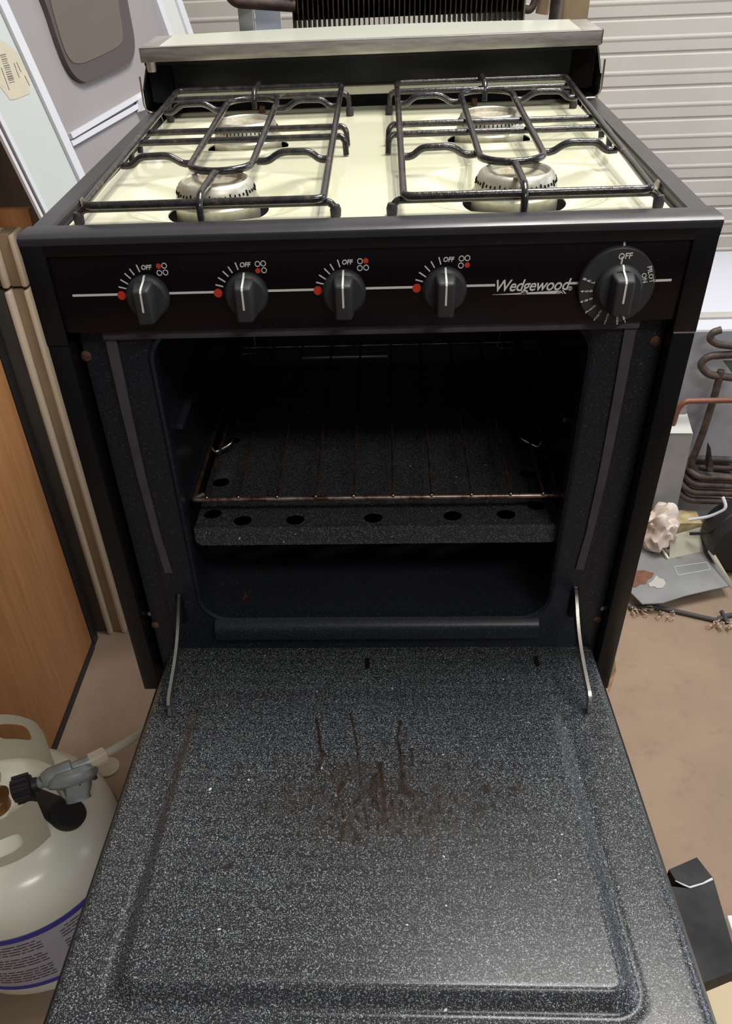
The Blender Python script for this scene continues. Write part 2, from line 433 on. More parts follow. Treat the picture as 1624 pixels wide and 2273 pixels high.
# backguard and steel-edged lid
bm = bmesh.new()
box(bm, (-.2605, .507, -.010), (.2605, .510, .056)); part('backguard', bm, M['black'])
for s in (-1, 1):
    bm = bmesh.new()
    poly = [(.455, .004), (.449, .012), (.449, .027), (.488, .050), (.512, .052), (.512, .004)]
    slab(bm, [(s * .2615, y, z) for y, z in poly], (-s * .0018, 0, 0))
    slab(bm, [(s * .2610, .452, .003), (s * .2610, .500, .003), (s * .222, .500, .003), (s * .222, .456, .003)], (0, 0, .0014))
    # sloping inner cheek
    slab(bm, [(s * .2590, .480, .042), (s * .2590, .506, .052), (s * .238, .506, .052), (s * .238, .500, .004), (s * .2590, .478, .010)], (-s * .001, -.001, 0))
    part('backguard_cheek', bm, M['black'])
    bm = bmesh.new(); tube(bm, fillet([(s * .263, .450, .040), (s * .263, .448, .010), (s * .258, .450, .0035), (s * .248, .452, .003)], .006), .0011, 8)
    tube(bm, fillet([(s * .258, .450, .0035), (s * .246, .449, .0035), (s * .2435, .449, -.006)], .003), .0010, 8); part('hinge_wire', bm, M['chrome'])
bm = bmesh.new()
LX0, LX1, LY0, LY1 = -.2600, .2575, .455, .548
box(bm, (LX0, LY0, .0525), (LX1, LY0 + .0015, .0665), .0006); box(bm, (LX0, LY0, .0650), (LX1, LY0 + .010, .0668), .0006)
box(bm, (LX0 + .001, LY0 + .006, .0655), (LX0 + .022, LY1, .0672), .0006); box(bm, (LX1 - .022, LY0 + .006, .0655), (LX1 - .001, LY1, .0672), .0006)
box(bm, (LX0, LY0, .0540), (LX0 + .0015, LY1, .0665), .0005); box(bm, (LX1 - .0015, LY0, .0540), (LX1, LY1, .0665), .0005)
lid = part('lid_frame', bm, M['steel'])
bm = bmesh.new()
def lidf(u, v):
    t = (u - LX0) / (LX1 - LX0); return (u, v, .0668 + .0018 * math.sin(t * PI) * (v - LY0) / .1 * 1.5)
sheet(bm, lin(LX0 + .02, LX1 - .02, .02), lin(LY0 + .008, LY1 + .004, .02), lidf, thick=.003)
M['lidtop'] = simple('lid_pale_top', srgb(208, 210, 198), .2, .1)
sub('lid_panel', bm, M['lidtop'], lid)
bm = bmesh.new(); box(bm, (LX0 + .003, LY0 + .004, .0490), (LX1 - .003, LY1, .0530)); sub('lid_underside', bm, M['black'], lid)
bm = bmesh.new(); lathe(bm, [(.0, .043), (.005, .043), (.0058, .053)], (-.2495, .459, 0), seg=14); sub('bumper', bm, M['steel'], lid)
bm = bmesh.new(); box(bm, (LX1, LY0 + .002, .0535), (LX1 + .0012, LY0 + .010, .0665)); sub('edge_seal', bm, M['dark'], lid)

# control panel
bm = bmesh.new()
box(bm, (-.2668, -.0010, -.0855), (-.2480, .003, -.0012), .001)
box(bm, (.2480, -.0010, -.0855), (.2668, .003, -.0012), .001)
box(bm, (-.2500, -.0010, -.0140), (.2500, .003, -.0012), .001)
part('panel_surround', bm, M['black'])
bm = bmesh.new(); box(bm, (-.2485, .0015, -.0755), (.2485, .0055, -.0135), .0006)
panel = part('control_panel', bm, M['panel'])
YP = .0010
def decal_line(bm, x0, z0, x1, z1, w, y=YP):
    a, b = Vector((x0, y, z0)), Vector((x1, y, z1)); d = (b - a).normalized(); nrm = Vector((-d.z, 0, d.x)) * w / 2
    slab(bm, [a - nrm, b - nrm, b + nrm, a + nrm], (0, .0008, 0))
def disc(bm, x, z, r, y=YP, ri=0, seg=24, t=.0008):
    for k in range(seg):
        a0, a1 = 2 * PI * k / seg, 2 * PI * (k + 1) / seg
        f = lambda a, rr: (x + rr * math.cos(a), y, z + rr * math.sin(a))
        if ri: slab(bm, [f(a0, ri), f(a0, r), f(a1, r), f(a1, ri)], (0, t, 0))
        else: slab(bm, [(x, y, z), f(a0, r), f(a1, r)], (0, t, 0))
KX = (-.1733, -.0938, -.0160, .0632); KZ = -.0468
OFFX = (-.1710, -.0929, -.0129, .0654)
def pan(name, bm, m): return sub(name, bm, m, panel, smooth=False)
def lett(name, mes, par=None):
    o = merge_meshes(name, mes, M['white'], par or panel)
    for v in o.data.vertices: v.co += T
    return o
segs = [(-.2350, -.1960), (-.1560, -.1170), (-.0770, -.0375), (.0010, .0410), (.0795, .1028), (.1608, .1700)]
for a, b in segs: bm = bmesh.new(); decal_line(bm, a, -.0447, b, -.0447, .0017); pan('white_stripe', bm, M['white'])
bm = bmesh.new(); decal_line(bm, .2200, -.0444, .2388, -.0441, .0017); pan('white_stripe', bm, M['white'])
bm = bmesh.new(); decal_line(bm, .1987, -.0222, .1974, -.0140, .0015); pan('white_stripe', bm, M['white'])
bb0 = lambda px, py: (lambda p: (p.x, p.z))(at(px, py, 'y', YP))
tk0 = [((302, 588), (310, 604)), ((287, 597), (298, 611)), ((276, 607), (290, 619)), ((267, 621), (284, 631)), ((263, 637), (280, 641))]
for i, ox in enumerate(OFFX):
    dx = ox - OFFX[0]; dz = -.0003 * (i > 0); hot = (0, 2, 1, 3)[i]
    bm = bmesh.new()
    for a, b in tk0:
        (x0, z0), (x1, z1) = bb0(*a), bb0(*b); decal_line(bm, x0 + dx, z0 + dz, x1 + dx, z1 + dz, .0009)
    pan('tick_marks', bm, M['white'])
    x0, z0 = bb0(270.5, 653.5); bm = bmesh.new(); disc(bm, x0 + dx - .0004, -.0455, .0034, y=YP - .0002); pan('red_dot', bm, M['red'])
    bm = bmesh.new(); bh = bmesh.new()
    for q, (px, py) in enumerate(((351.5, 591), (364, 590), (353.5, 606), (367, 605))):
        x0, z0 = bb0(px, py)
        if q == hot: disc(bh, x0 + dx, z0 + dz, .0020)
        else: disc(bm, x0 + dx, z0 + dz, .0022, ri=.0016)
    pan('burner_symbol', bm, M['white']); pan('red_dot', bh, M['red'])
    lett('off_lettering', [text_mesh('t', 'OFF', .0050, (ox - .0001, YP + .0002, -.0243), (1, 0, 0), (0, 0, 1), M['white'], 'x', bold=.00012, shear=.15, sx=.95)])
lett('wordmark', [text_mesh('t', 'Wedgewood', .0128, (.1308, YP + .0002, -.0458), (1, 0, 0), (0, 0, 1), M['white'], 'x', bold=.00012, shear=.30, sx=.90, spacing=.95)])
lett('registered_mark', [text_mesh('t', '\u00ae', .0046, (.1616, YP + .0002, -.0489), (1, 0, 0), (0, 0, 1), M['white'], 'x')])
bm = bmesh.new(); slab(bm, [(.1010, YP, -.0522), (.1508, YP, -.0526), (.1530, YP, -.0502)], (0, .0008, 0))
slab(bm, [(.1515, YP, -.0526), (.1525, YP, -.0526), (.1548, YP, -.0502), (.1538, YP, -.0502)], (0, .0008, 0)); slab(bm, [(.1556, YP, -.0502), (.1566, YP, -.0502), (.1592, YP, -.0526), (.1578, YP, -.0526)], (0, .0008, 0))
slab(bm, [(.1532, YP, -.0526), (.1550, YP, -.0508), (.1568, YP, -.0526), (.1560, YP, -.0526), (.1550, YP, -.0516), (.1540, YP, -.0526)], (0, .0008, 0))
pan('underline_mark', bm, M['white'])

# knobs
def knob(x, z, y0, R, gl, gw, gd, lean=0.0, name='burner_knob', mat=None):
    bm = bmesh.new()
    lathe(bm, [(R, 0), (R, .004), (R * .97, .0062), (R * .86, .0082), (0, .0092)], (x, y0, z), 'y', 40)
    k = part(name, bm, M['knob'])
    # grip
    bm = bmesh.new(); yb, yf = y0 - .004, y0 - gd
    w0, w1 = gw * .62, gw * .46; l0, l1 = gl, gl * .93
    hexa(bm, [(-w0, yb, -l0), (w0, yb, -l0), (w0, yb, l0 * .93), (-w0, yb, l0 * .93), (-w1, yf, -l1), (w1, yf, -l1), (w1, yf, l1 * .82), (-w1, yf, l1 * .82)])
    bmesh.ops.bevel(bm, geom=bm.edges[:], offset=.0022, segments=4, affect='EDGES', profile=.5)
    bm.transform(Matrix.Translation((x, 0, z)) @ Matrix.Rotation(-lean, 4, 'Y') )
    sub('grip', bm, M['knob'], k)
    bm = bmesh.new(); c, s_ = math.cos(lean), math.sin(lean)
    def q(u, y, w): return (x + u * c + w * s_, y, z - u * s_ + w * c)
    W2 = .00075
    top = l1 * .82
    e = .0004
    path = [(y0 - .0035, R + e), (y0 - .0066, R * .955 + e), (yb - .0045, l0 * .93 + e * 2), (yf + .0035, l1 * .87 + e), (yf + .0010, l1 * .82 + e * .6), (yf - e, l1 * .82 - .0016), (yf - e, -l1 * .30)]
    for (ya, wa), (yb2, wb) in zip(path[:-1], path[1:]):
        d_ = Vector((0, yb2 - ya, wb - wa)).normalized(); nr = Vector((0, -abs(d_.z), abs(d_.y))) * -.0003
        slab(bm, [q(-W2, ya, wa), q(W2, ya, wa), q(W2, yb2, wb), q(-W2, yb2, wb)], nr)
    sub('pointer_line', bm, M['white'], k, smooth=False)
    return k
for kx, ln in zip(KX, (.03, .0, .0, .0)):
    knob(kx, KZ, .0015, .0174, .0160, .0138, .0230, ln)
DX, DZ = .1962, -.0465
bm = bmesh.new(); lathe(bm, [(.0292, 0), (.0292, .0045), (.0285, .0055), (0, .0058)], (DX, .0015, DZ), 'y', 64)
dial = part('oven_dial', bm, M['knob'])
tm = []; YD = .0015 - .0060
def dialtext(s, ang, rad, size, rot, sx=1, b=.0001):
    a = math.radians(ang); r = math.radians(rot)
    tm.append(text_mesh('t', s, size, (DX + rad * math.cos(a), YD, DZ + rad * math.sin(a)), (math.cos(r), 0, math.sin(r)), (-math.sin(r), 0, math.cos(r)), M['white'], 'x', bold=b, sx=sx))
def dialpix(ch, px, py, size, sx=1, rot=None, b=.0001):
    p = at(px, py, 'y', YD); a = math.atan2(p.z - DZ, p.x - DX) - PI / 2 if rot is None else math.radians(rot)
    tm.append(text_mesh('t', ch, size, tuple(p), (math.cos(a), 0, math.sin(a)), (-math.sin(a), 0, math.cos(a)), M['white'], 'x', bold=b, sx=sx, shear=.08))
for a_ in (('OFF', 1387, 569, .0060, 1, 2), ('PILOT', 1443, 609, .0050, 1, -70, .00006), ('ON', 1429, 617, .0050, 1, -72, .00006)):
    dialpix(*a_); lett('dial_lettering', tm, dial); tm = []
cr = lambda x, y: (1060 + x / 3.69, 530 + y / 3.69)
for word, pts in (('BRL', ((877, 332), (912, 346), (945, 359))), ('450', ((857, 433), (893, 431), (928, 429))), ('400', ((853, 517), (890, 505), (928, 492))), ('350', ((895, 598), (928, 575), (955, 553))),
                  ('300', ((962, 655), (985, 628), (1003, 597))), ('250', ((1043, 685), (1053, 655), (1065, 622))), ('200', ((1142, 685), (1142, 662), (1142, 640))), ('140', ((1205, 672), (1197, 650), (1190, 628)))):
    for c_, p_ in zip(word, pts): dialpix(c_, *cr(*p_), .0038, .85, None, .00010)
    lett('dial_lettering', tm, dial); tm = []
bm = bmesh.new(); decal_line(bm, DX + .0004, DZ + .0228, DX + .0002, DZ + .0175, .0013, YD); sub('dial_index', bm, M['white'], dial, smooth=False)
knob(DX + .0010, DZ - .0005, -.0040, .0180, .0160, .0150, .0215, .0, 'oven_knob')

# front frame of the oven (liner flange) with rounded opening
OX, OZ0, OZ1 = .186, -.400, -.0765
oc = (OZ0 + OZ1) / 2; orr = (OZ1 - OZ0) / 2; XC = .002
def rrect(cx, cz, hx, hz, r, n=8):
    out = []
    for sx_, sz_, a0 in ((1, 1, 0), (-1, 1, 90), (-1, -1, 180), (1, -1, 270)):
        for k in range(n + 1):
            a = math.radians(a0 + 90 * k / n); out.append((cx + sx_ * (hx - r) + r * math.cos(a), cz + sz_ * (hz - r) + r * math.sin(a)))
    return out
def loops(bm, ls, cap=False, capend=False):
    vs = [[bm.verts.new(p) for p in L] for L in ls]; n = len(vs[0])
    for a, b in zip(vs[:-1], vs[1:]):
        for k in range(n): bm.faces.new([a[k], a[(k + 1) % n], b[(k + 1) % n], b[k]])
    if capend: bm.faces.new(vs[-1])
    return vs
def L(hx, hz, r, y, cz=None): return [(x, y, z) for x, z in rrect(XC, oc if cz is None else cz, hx, hz, r)]
bm = bmesh.new()
loops(bm, [L(.2450, .2120, .004, .030, -.270), L(.2450, .2120, .004, .016, -.270), L(.2230, .1880, .006, .0150, -.262), L(.2215, .1850, .008, .0110, -.262),
           L(.1890, orr + .004, .034, .0095), L(.1860, orr + .001, .031, .0060), L(.1835, orr - .002, .029, .0080), L(.1830, orr - .003, .028, .018)])
part('liner_flange', bm, M['liner'])
bm = bmesh.new(); loops(bm, [L(.1830, orr - .003, .028, .017), L(.186, orr - .002, .028, .04), L(.188, orr - .002, .026, .05), L(.188, orr - .002, .026, .43)], capend=True)
cav = part('oven_cavity', bm, M['cavity'])
for s in (-1, 1):
    for z in (-.190, -.272):
        bm = bmesh.new(); box(bm, (XC + s * .190, .055, z - .006), (XC + s * .1815, .425, z), .002); sub('rack_ledge', bm, M['cavity'], cav)
bm = bmesh.new(); box(bm, (-.10, .423, -.292), (.02, .4305, -.288), .001); sub('highlight_strip', bm, M['steel'], cav)  # bright strip imitates a reflected highlight line at the cavity back
# lower lip below the opening
bm = bmesh.new(); prof = [(.010, -.398), (.001, -.402), (-.003, -.408), (-.003, -.420), (.002, -.426), (.020, -.428)]
a = [bm.verts.new((-.170, y, z)) for y, z in prof]; b = [bm.verts.new((.178, y, z)) for y, z in prof]
for i in range(len(prof) - 1): bm.faces.new([a[i], b[i], b[i + 1], a[i + 1]])
bm.faces.new(a); bm.faces.new(b[::-1]); part('lower_lip', bm, M['liner'])
# gasket strips round the opening
bm = bmesh.new()
box(bm, (-.2205, .006, -.0845), (.2230, .0125, -.0770), .001); part('gasket_strip', bm, M['gasket'])
for s in (-1, 1):
    bm = bmesh.new()
    pts = [(-.2, .085), (-.2, .18), (-.197, .26), (-.193, .325)]
    xs = [.2205, .2210, .2205, .2180, .2150]; zs = [-.078, -.15, -.22, -.29, -.336]; ws = [.0095, .0088, .0080, .0072, .0080]
    A = [(s * x + XC * .5, .0085, z) for x, z in zip(xs, zs)]; Bq = [(s * (x - w) + XC * .5, .0085, z) for x, z, w in zip(xs, zs, ws)]
    slab(bm, A + Bq[::-1], (0, .005, 0)); part('gasket_strip', bm, M['gasket'])
# recess behind the outer strips + screws
for px, py in ((192, 790), (1453, 757), (345, 1387), (1325, 1375)):
    p = at(px, py, 'y', .016); bm = bmesh.new(); lathe(bm, [(.0048, -.001), (.0046, .001), (.003, .0022), (0, .0024)], p, 'y', 18); part('screw', bm, M['rust'])
for px, py in ((330, 1362), (1338, 1350)):
    p = at(px, py, 'y', .016); bm = bmesh.new(); lathe(bm, [(.0030, -.001), (.0030, .001), (0, .0022)], p, 'y', 18); part('screw', bm, M['chrome'])

# heat shield with round holes
ZS = -.2895
hl = []
for px, py in ((472, 1140), (538, 1155), (655, 1153), (828, 1149), (1004, 1144), (1123, 1141), (1190, 1121), (490, 1070), (516, 977), (534, 900), (1172, 1052), (1180, 970)):
    p = at(px, py, 'z', ZS); hl.append((p.x, p.y, .0095, .0090))
SHX0, SHX1 = -.1785, .1885
def shf(u, v):
    z = ZS
    if v < .034: z -= .0
    return (u, v, z - .0012 * max(0, (abs(u - .005) - .170) / .013))
bm = bmesh.new(); sheet(bm, lin(SHX0, SHX1, .003), lin(.024, .40, .003), shf, hl, thick=.001)
shield = part('heat_shield', bm, M['shield'])
bm = bmesh.new()
pr = []
for (cx_, a0) in ((SHX1 - .008, 270), (SHX0 + .008, 180)):
    pass
pts = [(SHX0, ZS + .0005), (SHX0, ZS - .0130)]
pts += [(SHX0 + .008 - .008 * math.cos(t), ZS - .011 - .008 * math.sin(t)) for t in np.linspace(0, PI / 2, 6)]
pts += [(SHX1 - .008 + .008 * math.sin(t), ZS - .011 - .008 * math.cos(t)) for t in np.linspace(0, PI / 2, 6)]
pts += [(SHX1, ZS + .0005)]
slab(bm, [(x, .021 + (ZS - z) * -.10, z) for x, z in pts], (0, .0022, 0)); box(bm, (SHX0, .0215, ZS - .0005), (SHX1, .026, ZS + .0008), .0005)
sub('shield_lip', bm, M['shield'], shield)

# hinge arms
for a, b in (((399, 1325), (375, 1558)), ((1276, 1308), (1308, 1550))):
    s = -1 if a[0] < 800 else 1
    p = at(*a, 'y', .012); q = at(*b, 'z', -.420)
    mid = (p + q) / 2 + Vector((-s * .0050, -.002, .003))
    pts = fillet([p + Vector((0, .02, .006)), p, mid, q, q + Vector((0, -.004, -.014))], .03, 6)
    bm = bmesh.new(); A = []
    for i, c in enumerate(pts):
        t = (pts[min(i + 1, len(pts) - 1)] - pts[max(i - 1, 0)]).normalized(); up = Vector((1, 0, 0)).cross(t).normalized(); h = .0055 if i < len(pts) - 3 else .0035
        A.append([bm.verts.new(c + up * u * h + Vector((w * .0016, 0, 0))) for u, w in ((1, 1), (1, -1), (-1, -1), (-1, 1))])
    for r0, r1 in zip(A[:-1], A[1:]):
        for k in range(4): bm.faces.new([r0[k], r0[(k + 1) % 4], r1[(k + 1) % 4], r1[k]])
    bm.faces.new(A[0]); bm.faces.new(A[-1][::-1]); part('hinge_arm', bm, M['chrome'])
    bm = bmesh.new(); box(bm, (p.x - .004, .007, p.z - .034), (p.x + .003, .0105, p.z + .004), .0008); part('hinge_slot', bm, M['dark'])

# ------------------------------------------------------------------ oven door (open)
DA = math.radians(5.5); DH = -.445; DCX = .0065; DW = .2375; DL = .452
dn = Vector((0, math.sin(DA), math.cos(DA)))
def dpt(px, py): 
    p = atp(px, py, (0, 0, DH), dn); return p.x - DCX, -(p.y) / math.cos(DA)
def door_world(u, v, h): # v = distance from hinge towards viewer
    return Vector((DCX + u, -v * math.cos(DA) + h * math.sin(DA), DH + v * math.sin(DA) + h * math.cos(DA)))
PL0, PL1, PHW = .072, .401, .1830     # raised plateau
def hfun(u, v):
    du = abs(u + .004) - PHW - (v - .25) * .01; d1 = PL0 - v; d2 = v - PL1
    # distance outside rounded rect
    r = .014; qx = max(du + r, 0); qv = max(max(d1, d2) + r, 0)
    d = math.hypot(qx, qv) - r if (qx > 0 and qv > 0) else max(du, d1, d2)
    wdt = .015
    t = min(1, max(0, (wdt * .5 - d) / wdt)); t = t * t * (3 - 2 * t)
    fade = min(1, max(.25, (v - .05) / .12))
    h = .0130 * t * fade
    h -= .0012 * math.exp(-((d - wdt * .62) / .004) ** 2) * fade
    e = min(DW - abs(u), DL - v)
    if e < .010: h -= .010 * (1 - math.sqrt(max(0, 1 - (1 - e / .010) ** 2)))
    return h
step = .0018
us = lin(-DW, DW, step); vs = lin(-.012, DL, step)
bm = bmesh.new(); grid = [[bm.verts.new(door_world(u, v, hfun(u, v))) for v in vs] for u in us]
for i in range(len(us) - 1):
    for j in range(len(vs) - 1): bm.faces.new([grid[i][j], grid[i + 1][j], grid[i + 1][j + 1], grid[i][j + 1]])
# skirts
bot = -.030
ring = [grid[i][0] for i in range(len(us))] + [grid[-1][j] for j in range(1, len(vs))] + [grid[i][-1] for i in range(len(us) - 2, -1, -1)] + [grid[0][j] for j in range(len(vs) - 2, 0, -1)]
def und(v, h):
    w = v.co; vv = None
    return v.co + dn * (h)
low = [bm.verts.new(r.co - dn * .012) for r in ring]
nR = len(ring)
nrings = bm.faces
for k in range(nR): bm.faces.new([ring[k], ring[(k + 1) % nR], low[(k + 1) % nR], low[k]])
# stain attribute
US, VS = np.meshgrid(us, vs, indexing='ij'); st = np.zeros(US.shape); film = np.zeros(US.shape); sp = np.zeros(US.shape)
def streak(pts, w, amt=1.0):
    global st
    P_ = [dpt(*p) for p in pts]
    for (u0, v0), (u1, v1) in zip(P_[:-1], P_[1:]):
        L2 = (u1 - u0) ** 2 + (v1 - v0) ** 2 + 1e-9
        t = np.clip(((US - u0) * (u1 - u0) + (VS - v0) * (v1 - v0)) / L2, 0, 1)
        d = np.hypot(US - (u0 + t * (u1 - u0)), (VS - (v0 + t * (v1 - v0))) * .8)
        st = np.maximum(st, amt * np.clip(1.6 - d / w, 0, 1))
for s_, w_, a_ in (([(702, 1605), (708, 1640), (713, 1688)], .0014, 1), ([(716, 1692), (706, 1735)], .0026, .8), ([(778, 1592), (787, 1640), (795, 1690), (799, 1748)], .0009, 1),
        ([(888, 1612), (882, 1655), (889, 1700), (893, 1775)], .0013, 1), ([(910, 1682), (915, 1722)], .0010, 1), ([(905, 1640), (895, 1665)], .0016, .5), ([(842, 1718), (848, 1760), (852, 1820)], .0020, 1), ([(832, 1742), (822, 1782)], .0020, .9),
        ([(745, 1700), (742, 1730)], .0012, .9), ([(770, 1712), (778, 1745)], .0010, .9), ([(892, 1765), (902, 1782)], .0035, .9), ([(765, 1848), (760, 1885)], .0014, 1), ([(535, 1715), (533, 1745)], .0010, .6), ([(612, 1705), (612, 1725)], .0020, .45),
        ([(1018, 1680), (1019, 1730)], .0018, .4), ([(1074, 1768), (1082, 1780)], .0022, .9), ([(1130, 1772), (1148, 1774)], .0016, .8), ([(1088, 1795), (1090, 1812)], .0010, .9), ([(1060, 1800), (1062, 1840)], .0008, .8), ([(505, 1950), (522, 1938)], .0022, .9), ([(1170, 1945), (1176, 1950)], .0018, .9),
        ([(760, 1760), (758, 1790)], .0016, .7), ([(868, 1790), (872, 1830)], .0009, .9), ([(690, 1765), (700, 1790)], .0018, .6)):
    streak(s_, w_, a_)
for _ in range(70):
    x = random.gauss(850, 110); y = random.gauss(1800, 42); l = random.uniform(5, 26); streak([(x, y), (x + random.uniform(-3, 3), y + l)], random.uniform(.0005, .0011), random.uniform(.5, .95))
def blob(px, py, rx, ry, amt):
    global film
    u0, v0 = dpt(px, py); rx *= .00047; ry *= .00052
    film = np.maximum(film, amt * np.clip(1.25 - np.hypot((US - u0) / rx, (VS - v0) / ry), 0, 1))
def blob2(px, py, rx, ry, amt):
    global sp
    u0, v0 = dpt(px, py); rx *= .00047; ry *= .00052
    sp = np.maximum(sp, amt * np.clip(1.3 - np.hypot((US - u0) / rx, (VS - v0) / ry), 0, 1))
blob(860, 1810, 230, 120, 1); blob(720, 1800, 200, 60, .9); blob(780, 1760, 90, 70, 1); blob(930, 1850, 200, 80, .8); blob(1000, 1960, 240, 90, .4)
blob2(850, 1830, 260, 110, 1); blob2(870, 1740, 90, 90, .7)
me_st = np.zeros((len(us) * len(vs), 4)); me_st[:, 0] = st.ravel(); me_st[:, 1] = film.ravel(); me_st[:, 2] = sp.ravel(); me_st[:, 3] = 1
door = part('oven_door', bm, M['door'])
ca = door.data.color_attributes.new('stain', 'FLOAT_COLOR', 'POINT')
full = np.zeros((len(door.data.vertices), 4)); full[:len(me_st)] = me_st; ca.data.foreach_set('color', full.ravel())
# outer door shell, handle
bm = bmesh.new(); hexa(bm, [door_world(-DW - .0025, .0, -.034), door_world(DW + .0025, .0, -.034), door_world(DW + .0025, DL + .002, -.034), door_world(-DW - .0025, DL + .002, -.034),
                            door_world(-DW - .0025, .0, -.0085), door_world(DW + .0025, .0, -.0085), door_world(DW + .0025, DL + .002, -.0085), door_world(-DW - .0025, DL + .002, -.0085)])
bmesh.ops.bevel(bm, geom=bm.edges[:], offset=.002, segments=2, affect='EDGES'); sub('door_shell', bm, M['black'], door)
bm = bmesh.new(); tube(bm, fillet([door_world(-DW + .02, .415, -.034), door_world(-DW - .006, .412, -.052), door_world(-DW - .006, .375, -.060), door_world(DW + .006, .375, -.060), door_world(DW + .006, .412, -.052), door_world(DW - .02, .415, -.034)], .010), .0085, 12)
sub('door_handle', bm, M['black'], door)
for px, py, l in ((815, 1474, .018), (1190, 1470, .017)):
    u, v = dpt(px, py); bm = bmesh.new(); c = [door_world(u - .0022, v - l * .5, .0006), door_world(u + .0022, v - l * .5, .0006), door_world(u + .0024, v + l * .5, .0014), door_world(u - .0018, v + l * .5, .0014)]
    slab(bm, c, dn * .0008); sub('door_slot', bm, M['dark'], door, smooth=False)

# ================================================================== oven rack (lifts out)
RX0, RX1, RY0, RY1, RZ = -.1800, .1890, .040, .408, -.2665
rack = empty('oven_rack', (0, 0, RZ)); tag(rack, 'wire oven rack with rusty rods lying inside the open oven', 'oven rack')
TR = Vector((0, 0, -RZ))
def rpart(name, bm, m):
    for v in bm.verts: v.co += TR
    return link(name, bm, m, rack)
bm = bmesh.new(); tube(bm, fillet([(RX0 + .01, RY0 + .01, RZ), (RX0, RY0, RZ), (RX1, RY0, RZ), (RX1, RY0 + .01, RZ)], .004), .0024); rpart('front_rod', bm, M['rack'])
for x in (RX0 + .002, RX1 - .002):
    bm = bmesh.new(); tube(bm, [(x, RY0 + .006, RZ), (x, RY1, RZ)], .0023); rpart('side_rod', bm, M['rackdark'])
    s = 1 if x < 0 else -1
    bm = bmesh.new(); tube(bm, fillet([(x, .150, RZ), (x + s * .003, .150, RZ - .010), (x + s * .022, .158, RZ - .003), (x + s * .024, .172, RZ + .003)], .005), .0017); rpart('stop_hook', bm, M['chrome'])
bm = bmesh.new(); tube(bm, [(RX0, RY1, RZ), (RX1, RY1, RZ)], .0023)
tube(bm, fillet([(RX0 + .003, RY1 + .004, RZ - .010), (RX0 + .024, RY1 + .004, RZ - .010), (RX0 + .020, RY1 + .004, RZ + .016), (RX1 - .020, RY1 + .004, RZ + .016), (RX1 - .024, RY1 + .004, RZ - .010), (RX1 - .003, RY1 + .004, RZ - .010)], .006), .0020); rpart('rear_rod', bm, M['rack'])
for px in (463, 532, 617, 702, 785, 872, 957, 1045, 1132, 1204):
    x = at(px, 1100, 'z', RZ).x; xb = x
    bm = bmesh.new(); tube(bm, fillet([(x, RY0 - .001, RZ + .0030), (x, RY0 + .004, RZ + .0036), (x, RY1 + .003, RZ + .0036)], .003), .0012, 8)
    lathe(bm, [(0, .0022), (.0016, .0020), (.0017, -.001)], (x, RY0 - .0005, RZ + .0031), 'y', 10); rpart('slat_wire', bm, M['rackdark'])
    bm = bmesh.new(); bmesh.ops.create_uvsphere(bm, u_segments=10, v_segments=8, radius=.0019, matrix=Matrix.Translation((x, RY0 - .0015, RZ + .0034))); rpart('wire_tip', bm, M['chrome'])

# ================================================================== grates
GX = -.1272
gr = empty('burner_grate', (GX, .24, ZC)); G0 = Vector((GX, .24, ZC))
tag(gr, 'dark wire grate over the left pair of burners', 'burner grate', 'wire grates over the burners')
def gz(y): return .0115 + .030 * (y - .04)
def gp(name, bm, m=None):
    for v in bm.verts: v.co -= G0
    return link(name, bm, m or M['grate'], gr)
def P3(x, y, dz=0): return Vector((GX + x, y, gz(y) + dz))
GH = .0955; WR = .0031
Y0g, Y1g = .040, .455
bm = bmesh.new(); tube(bm, fillet([P3(-GH, Y0g), P3(GH, Y0g), P3(GH, Y1g), P3(-GH, Y1g)], .008, closed=True), WR, 10, closed=True); gp('outer_frame', bm)
bm = bmesh.new(); ov = []
OC = .000; ohw, oy0, oy1 = .0275, .125, .402
for k in range(13): a = PI + PI * k / 12; ov.append(P3(OC + ohw * math.cos(a), oy0 + .022 + .022 * math.sin(a)))
for k in range(13): a = PI * k / 12; ov.append(P3(OC + ohw * math.cos(a), oy1 - .022 + .022 * math.sin(a)))
tube(bm, ov, WR, 10, closed=True); gp('center_loop', bm)
for y, ext, fy in ((.050, .008, -.002), (.250, .010, -.004), (.288, .010, -.004), (.436, .008, 0)):
    bm = bmesh.new(); zt = -.0062; xe = GH + ext
    foot = ZC + .001
    fp = lambda s: [Vector((GX + s * (GH + ext + .001), y + fy, foot)), Vector((GX + s * xe, y + fy * .6, gz(y) + zt - .002)), Vector((GX + s * (xe - .004), y, gz(y) + zt + .001))]
    pts = fp(-1) + fp(1)[::-1]
    tube(bm, fillet(pts, [0, .004, .002, .002, .004, 0]), WR * .95, 10); gp('cross_bar', bm)
    if y in (.050, .436):
        for s in (-1, 1):
            q = Vector((GX + s * (GH + ext + .001), y + fy, foot))
            bm = bmesh.new(); lathe(bm, [(0, .0085), (.0034, .0080), (.0046, .0045), (.0042, -.0005), (0, -.0008)], q, 'z', 12); gp('foot_cap', bm, M['knob'])
for y in (.168, .372):
    for s in (-1, 1):
        x1 = GH; x0 = ohw + .001
        bm = bmesh.new(); tube(bm, fillet([P3(s * x1, y, -.004), P3(s * (x1 - .010), y, -.0045), P3(s * (x1 - .018), y, .0025), P3(s * (x0 + .022), y, .0030), P3(s * (x0 + .010), y, -.0045), P3(s * x0, y, -.004)], .007), WR, 10); gp('wavy_arm', bm)
bm = bmesh.new(); tube(bm, fillet([P3(0, oy0 + .002, -.003), P3(-.001, oy0 - .012, .002), P3(-.002, Y0g + .004, .005), Vector((GX - .002, Y0g - .005, gz(.03) - .002)), Vector((GX - .002, Y0g - .004, ZC + .001))], .006), WR, 10); gp('prong', bm)
